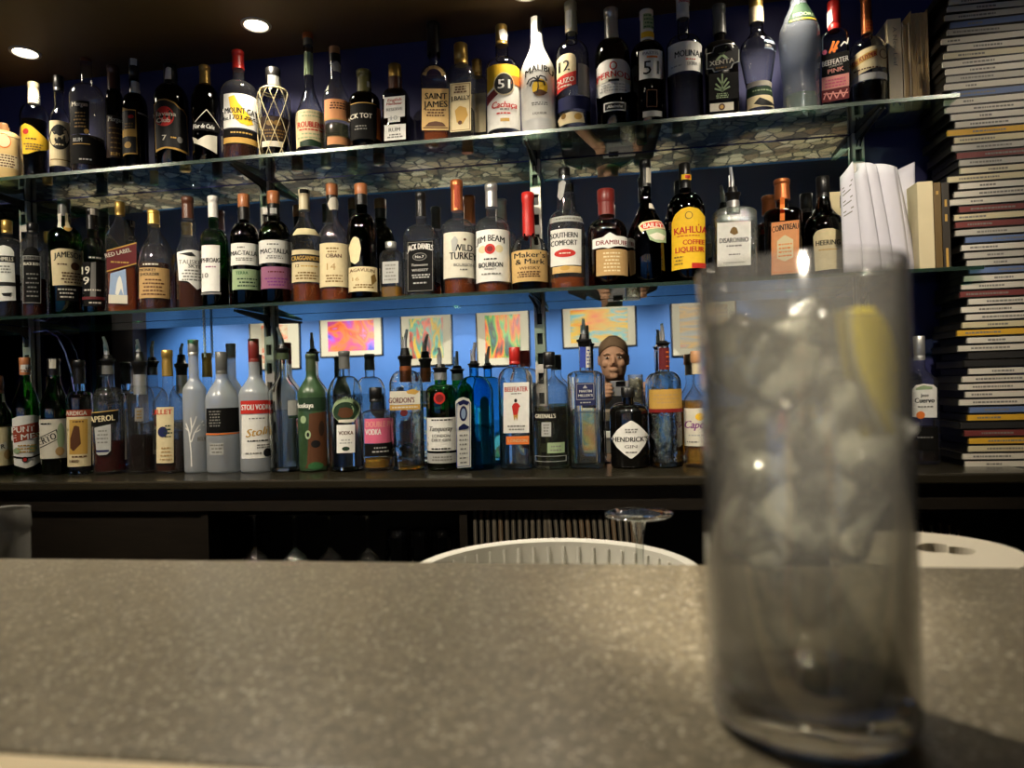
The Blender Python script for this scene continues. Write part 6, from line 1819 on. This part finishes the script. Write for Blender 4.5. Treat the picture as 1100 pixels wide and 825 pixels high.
for z, _ in HRH:
    zz = min(z, 0.253)
    for k in range(seg):
        t = 2 * math.pi * k / seg
        rx = interp([(h[0], h[2]) for h in HR], zz) + 0.0045; ry = interp([(h[0], h[3]) for h in HR], zz) + 0.0045
        oy = interp([(h[0], h[1]) for h in HR], zz)
        front = max(0, math.sin(t))
        lift = 0.050 * front ** 2 * max(0, 1 - (z - 0.150) / 0.075) + (-0.045 * max(0, -math.sin(t)) if z < 0.16 else 0)
        zl = z + lift
        zq = min(zl, 0.253)
        rx = interp([(h[0], h[2]) for h in HR], zq) + 0.0045; ry = interp([(h[0], h[3]) for h in HR], zq) + 0.0045
        vs_.append((HX + rx * math.cos(t), HY + oy + ry * math.sin(t), zl))
for i in range(len(HRH) - 1):
    for k in range(seg):
        k2 = (k + 1) % seg
        fs.append((i * seg + k, i * seg + k2, (i + 1) * seg + k2, (i + 1) * seg + k))
fs.append(tuple(range((len(HRH) - 1) * seg, len(HRH) * seg)))
m.add(vs_, fs)
hair = m.build('hair', M_HAIR, per, smooth=True, autosmooth=180)
md = hair.modifiers.new('t', 'SOLIDIFY'); md.thickness = 0.004
for s_ in (-1, 1):
    m = MB(); ball(m, (HX + s_ * 0.031, fy - 0.002, 0.137), 0.0095, (1.25, 0.6, 0.5))
    ey = m.build('eye', paint('eye white', (220, 214, 206), 0.2), per, smooth=True)
    m = MB(); ball(m, (HX + s_ * 0.031, fy + 0.0030, 0.137), 0.0046, (1, 0.5, 1))
    m.build('iris', paint('dark iris', (40, 28, 20), 0.2), ey, smooth=True)
    m = MB(); m.tube([(HX + s_ * 0.016, fy + 0.006, 0.153), (HX + s_ * 0.032, fy + 0.006, 0.158), (HX + s_ * 0.050, fy - 0.006, 0.153)], [0.002, 0.003, 0.0015], 6)
    m.build('eyebrow', M_HAIR, per, smooth=True)
    hx = -0.035 + s_ * 0.095
    m = MB()
    m.tube([(hx + s_ * 0.03, -0.155, -1.085), (hx + s_ * 0.035, -0.06, -1.10), (hx + s_ * 0.04, 0.07, -1.118)], [0.046, 0.044, 0.034], 14)
    m.build('shoe', paint('black shoe', (20, 19, 18), 0.4), per, smooth=True)

# phone
ph = empty('phone', ((PX0 + PX1) / 2, -0.0095, -0.062))
tag(ph, 'silver-grey smartphone with a dark lens bar held up in landscape', 'phone')
wp = (PX1 - PX0) / 2
MB().box(-wp, -0.004, 0.0, wp, 0.004, 0.076).build('phone_body', paint('silver phone back', (176, 178, 182), 0.3, 0.4), ph, bevel=0.003)
m = MB().box(-0.052, 0.0041, 0.047, -0.004, 0.0055, 0.074)
lb_ = m.build('lens_bar', paint('dark lens bar', (22, 22, 24), 0.2), ph, bevel=0.001)
for k in range(3):
    m = MB(); m.loft([(0, 0.005), (0.0012, 0.0045)], 16)
    o = m.build('lens', paint('lens glass', (14, 14, 20), 0.05), lb_, smooth=True, loc=(-0.043 + 0.014 * k, 0.0056, 0.062), rot=(-math.pi / 2, 0, 0))

# stool under the photographer
st = empty('bar_stool', (-0.035, -0.43, ZFLOOR))
tag(st, 'round black bar stool under the photographer', 'stool')
m = MB(); m.loft([(0.515, 0.17), (0.52, 0.18), (0.550, 0.18), (0.556, 0.17)], 36)
m.build('seat', paint('black vinyl', (22, 20, 20), 0.4), st, smooth=True)
for k in range(4):
    a = math.pi / 4 + k * math.pi / 2
    m = MB(); m.tube([(0.20 * math.cos(a), 0.20 * math.sin(a), 0.001), (0.13 * math.cos(a), 0.13 * math.sin(a), 0.516)], 0.012, 10)
    m.build('leg', M_CHROME, st, smooth=True)
m = MB(); m.tube([(0.175 * math.cos(2 * math.pi * k / 32), 0.175 * math.sin(2 * math.pi * k / 32), 0.2) for k in range(33)], 0.009, 8)
m.build('foot_ring', M_CHROME, st, smooth=True)
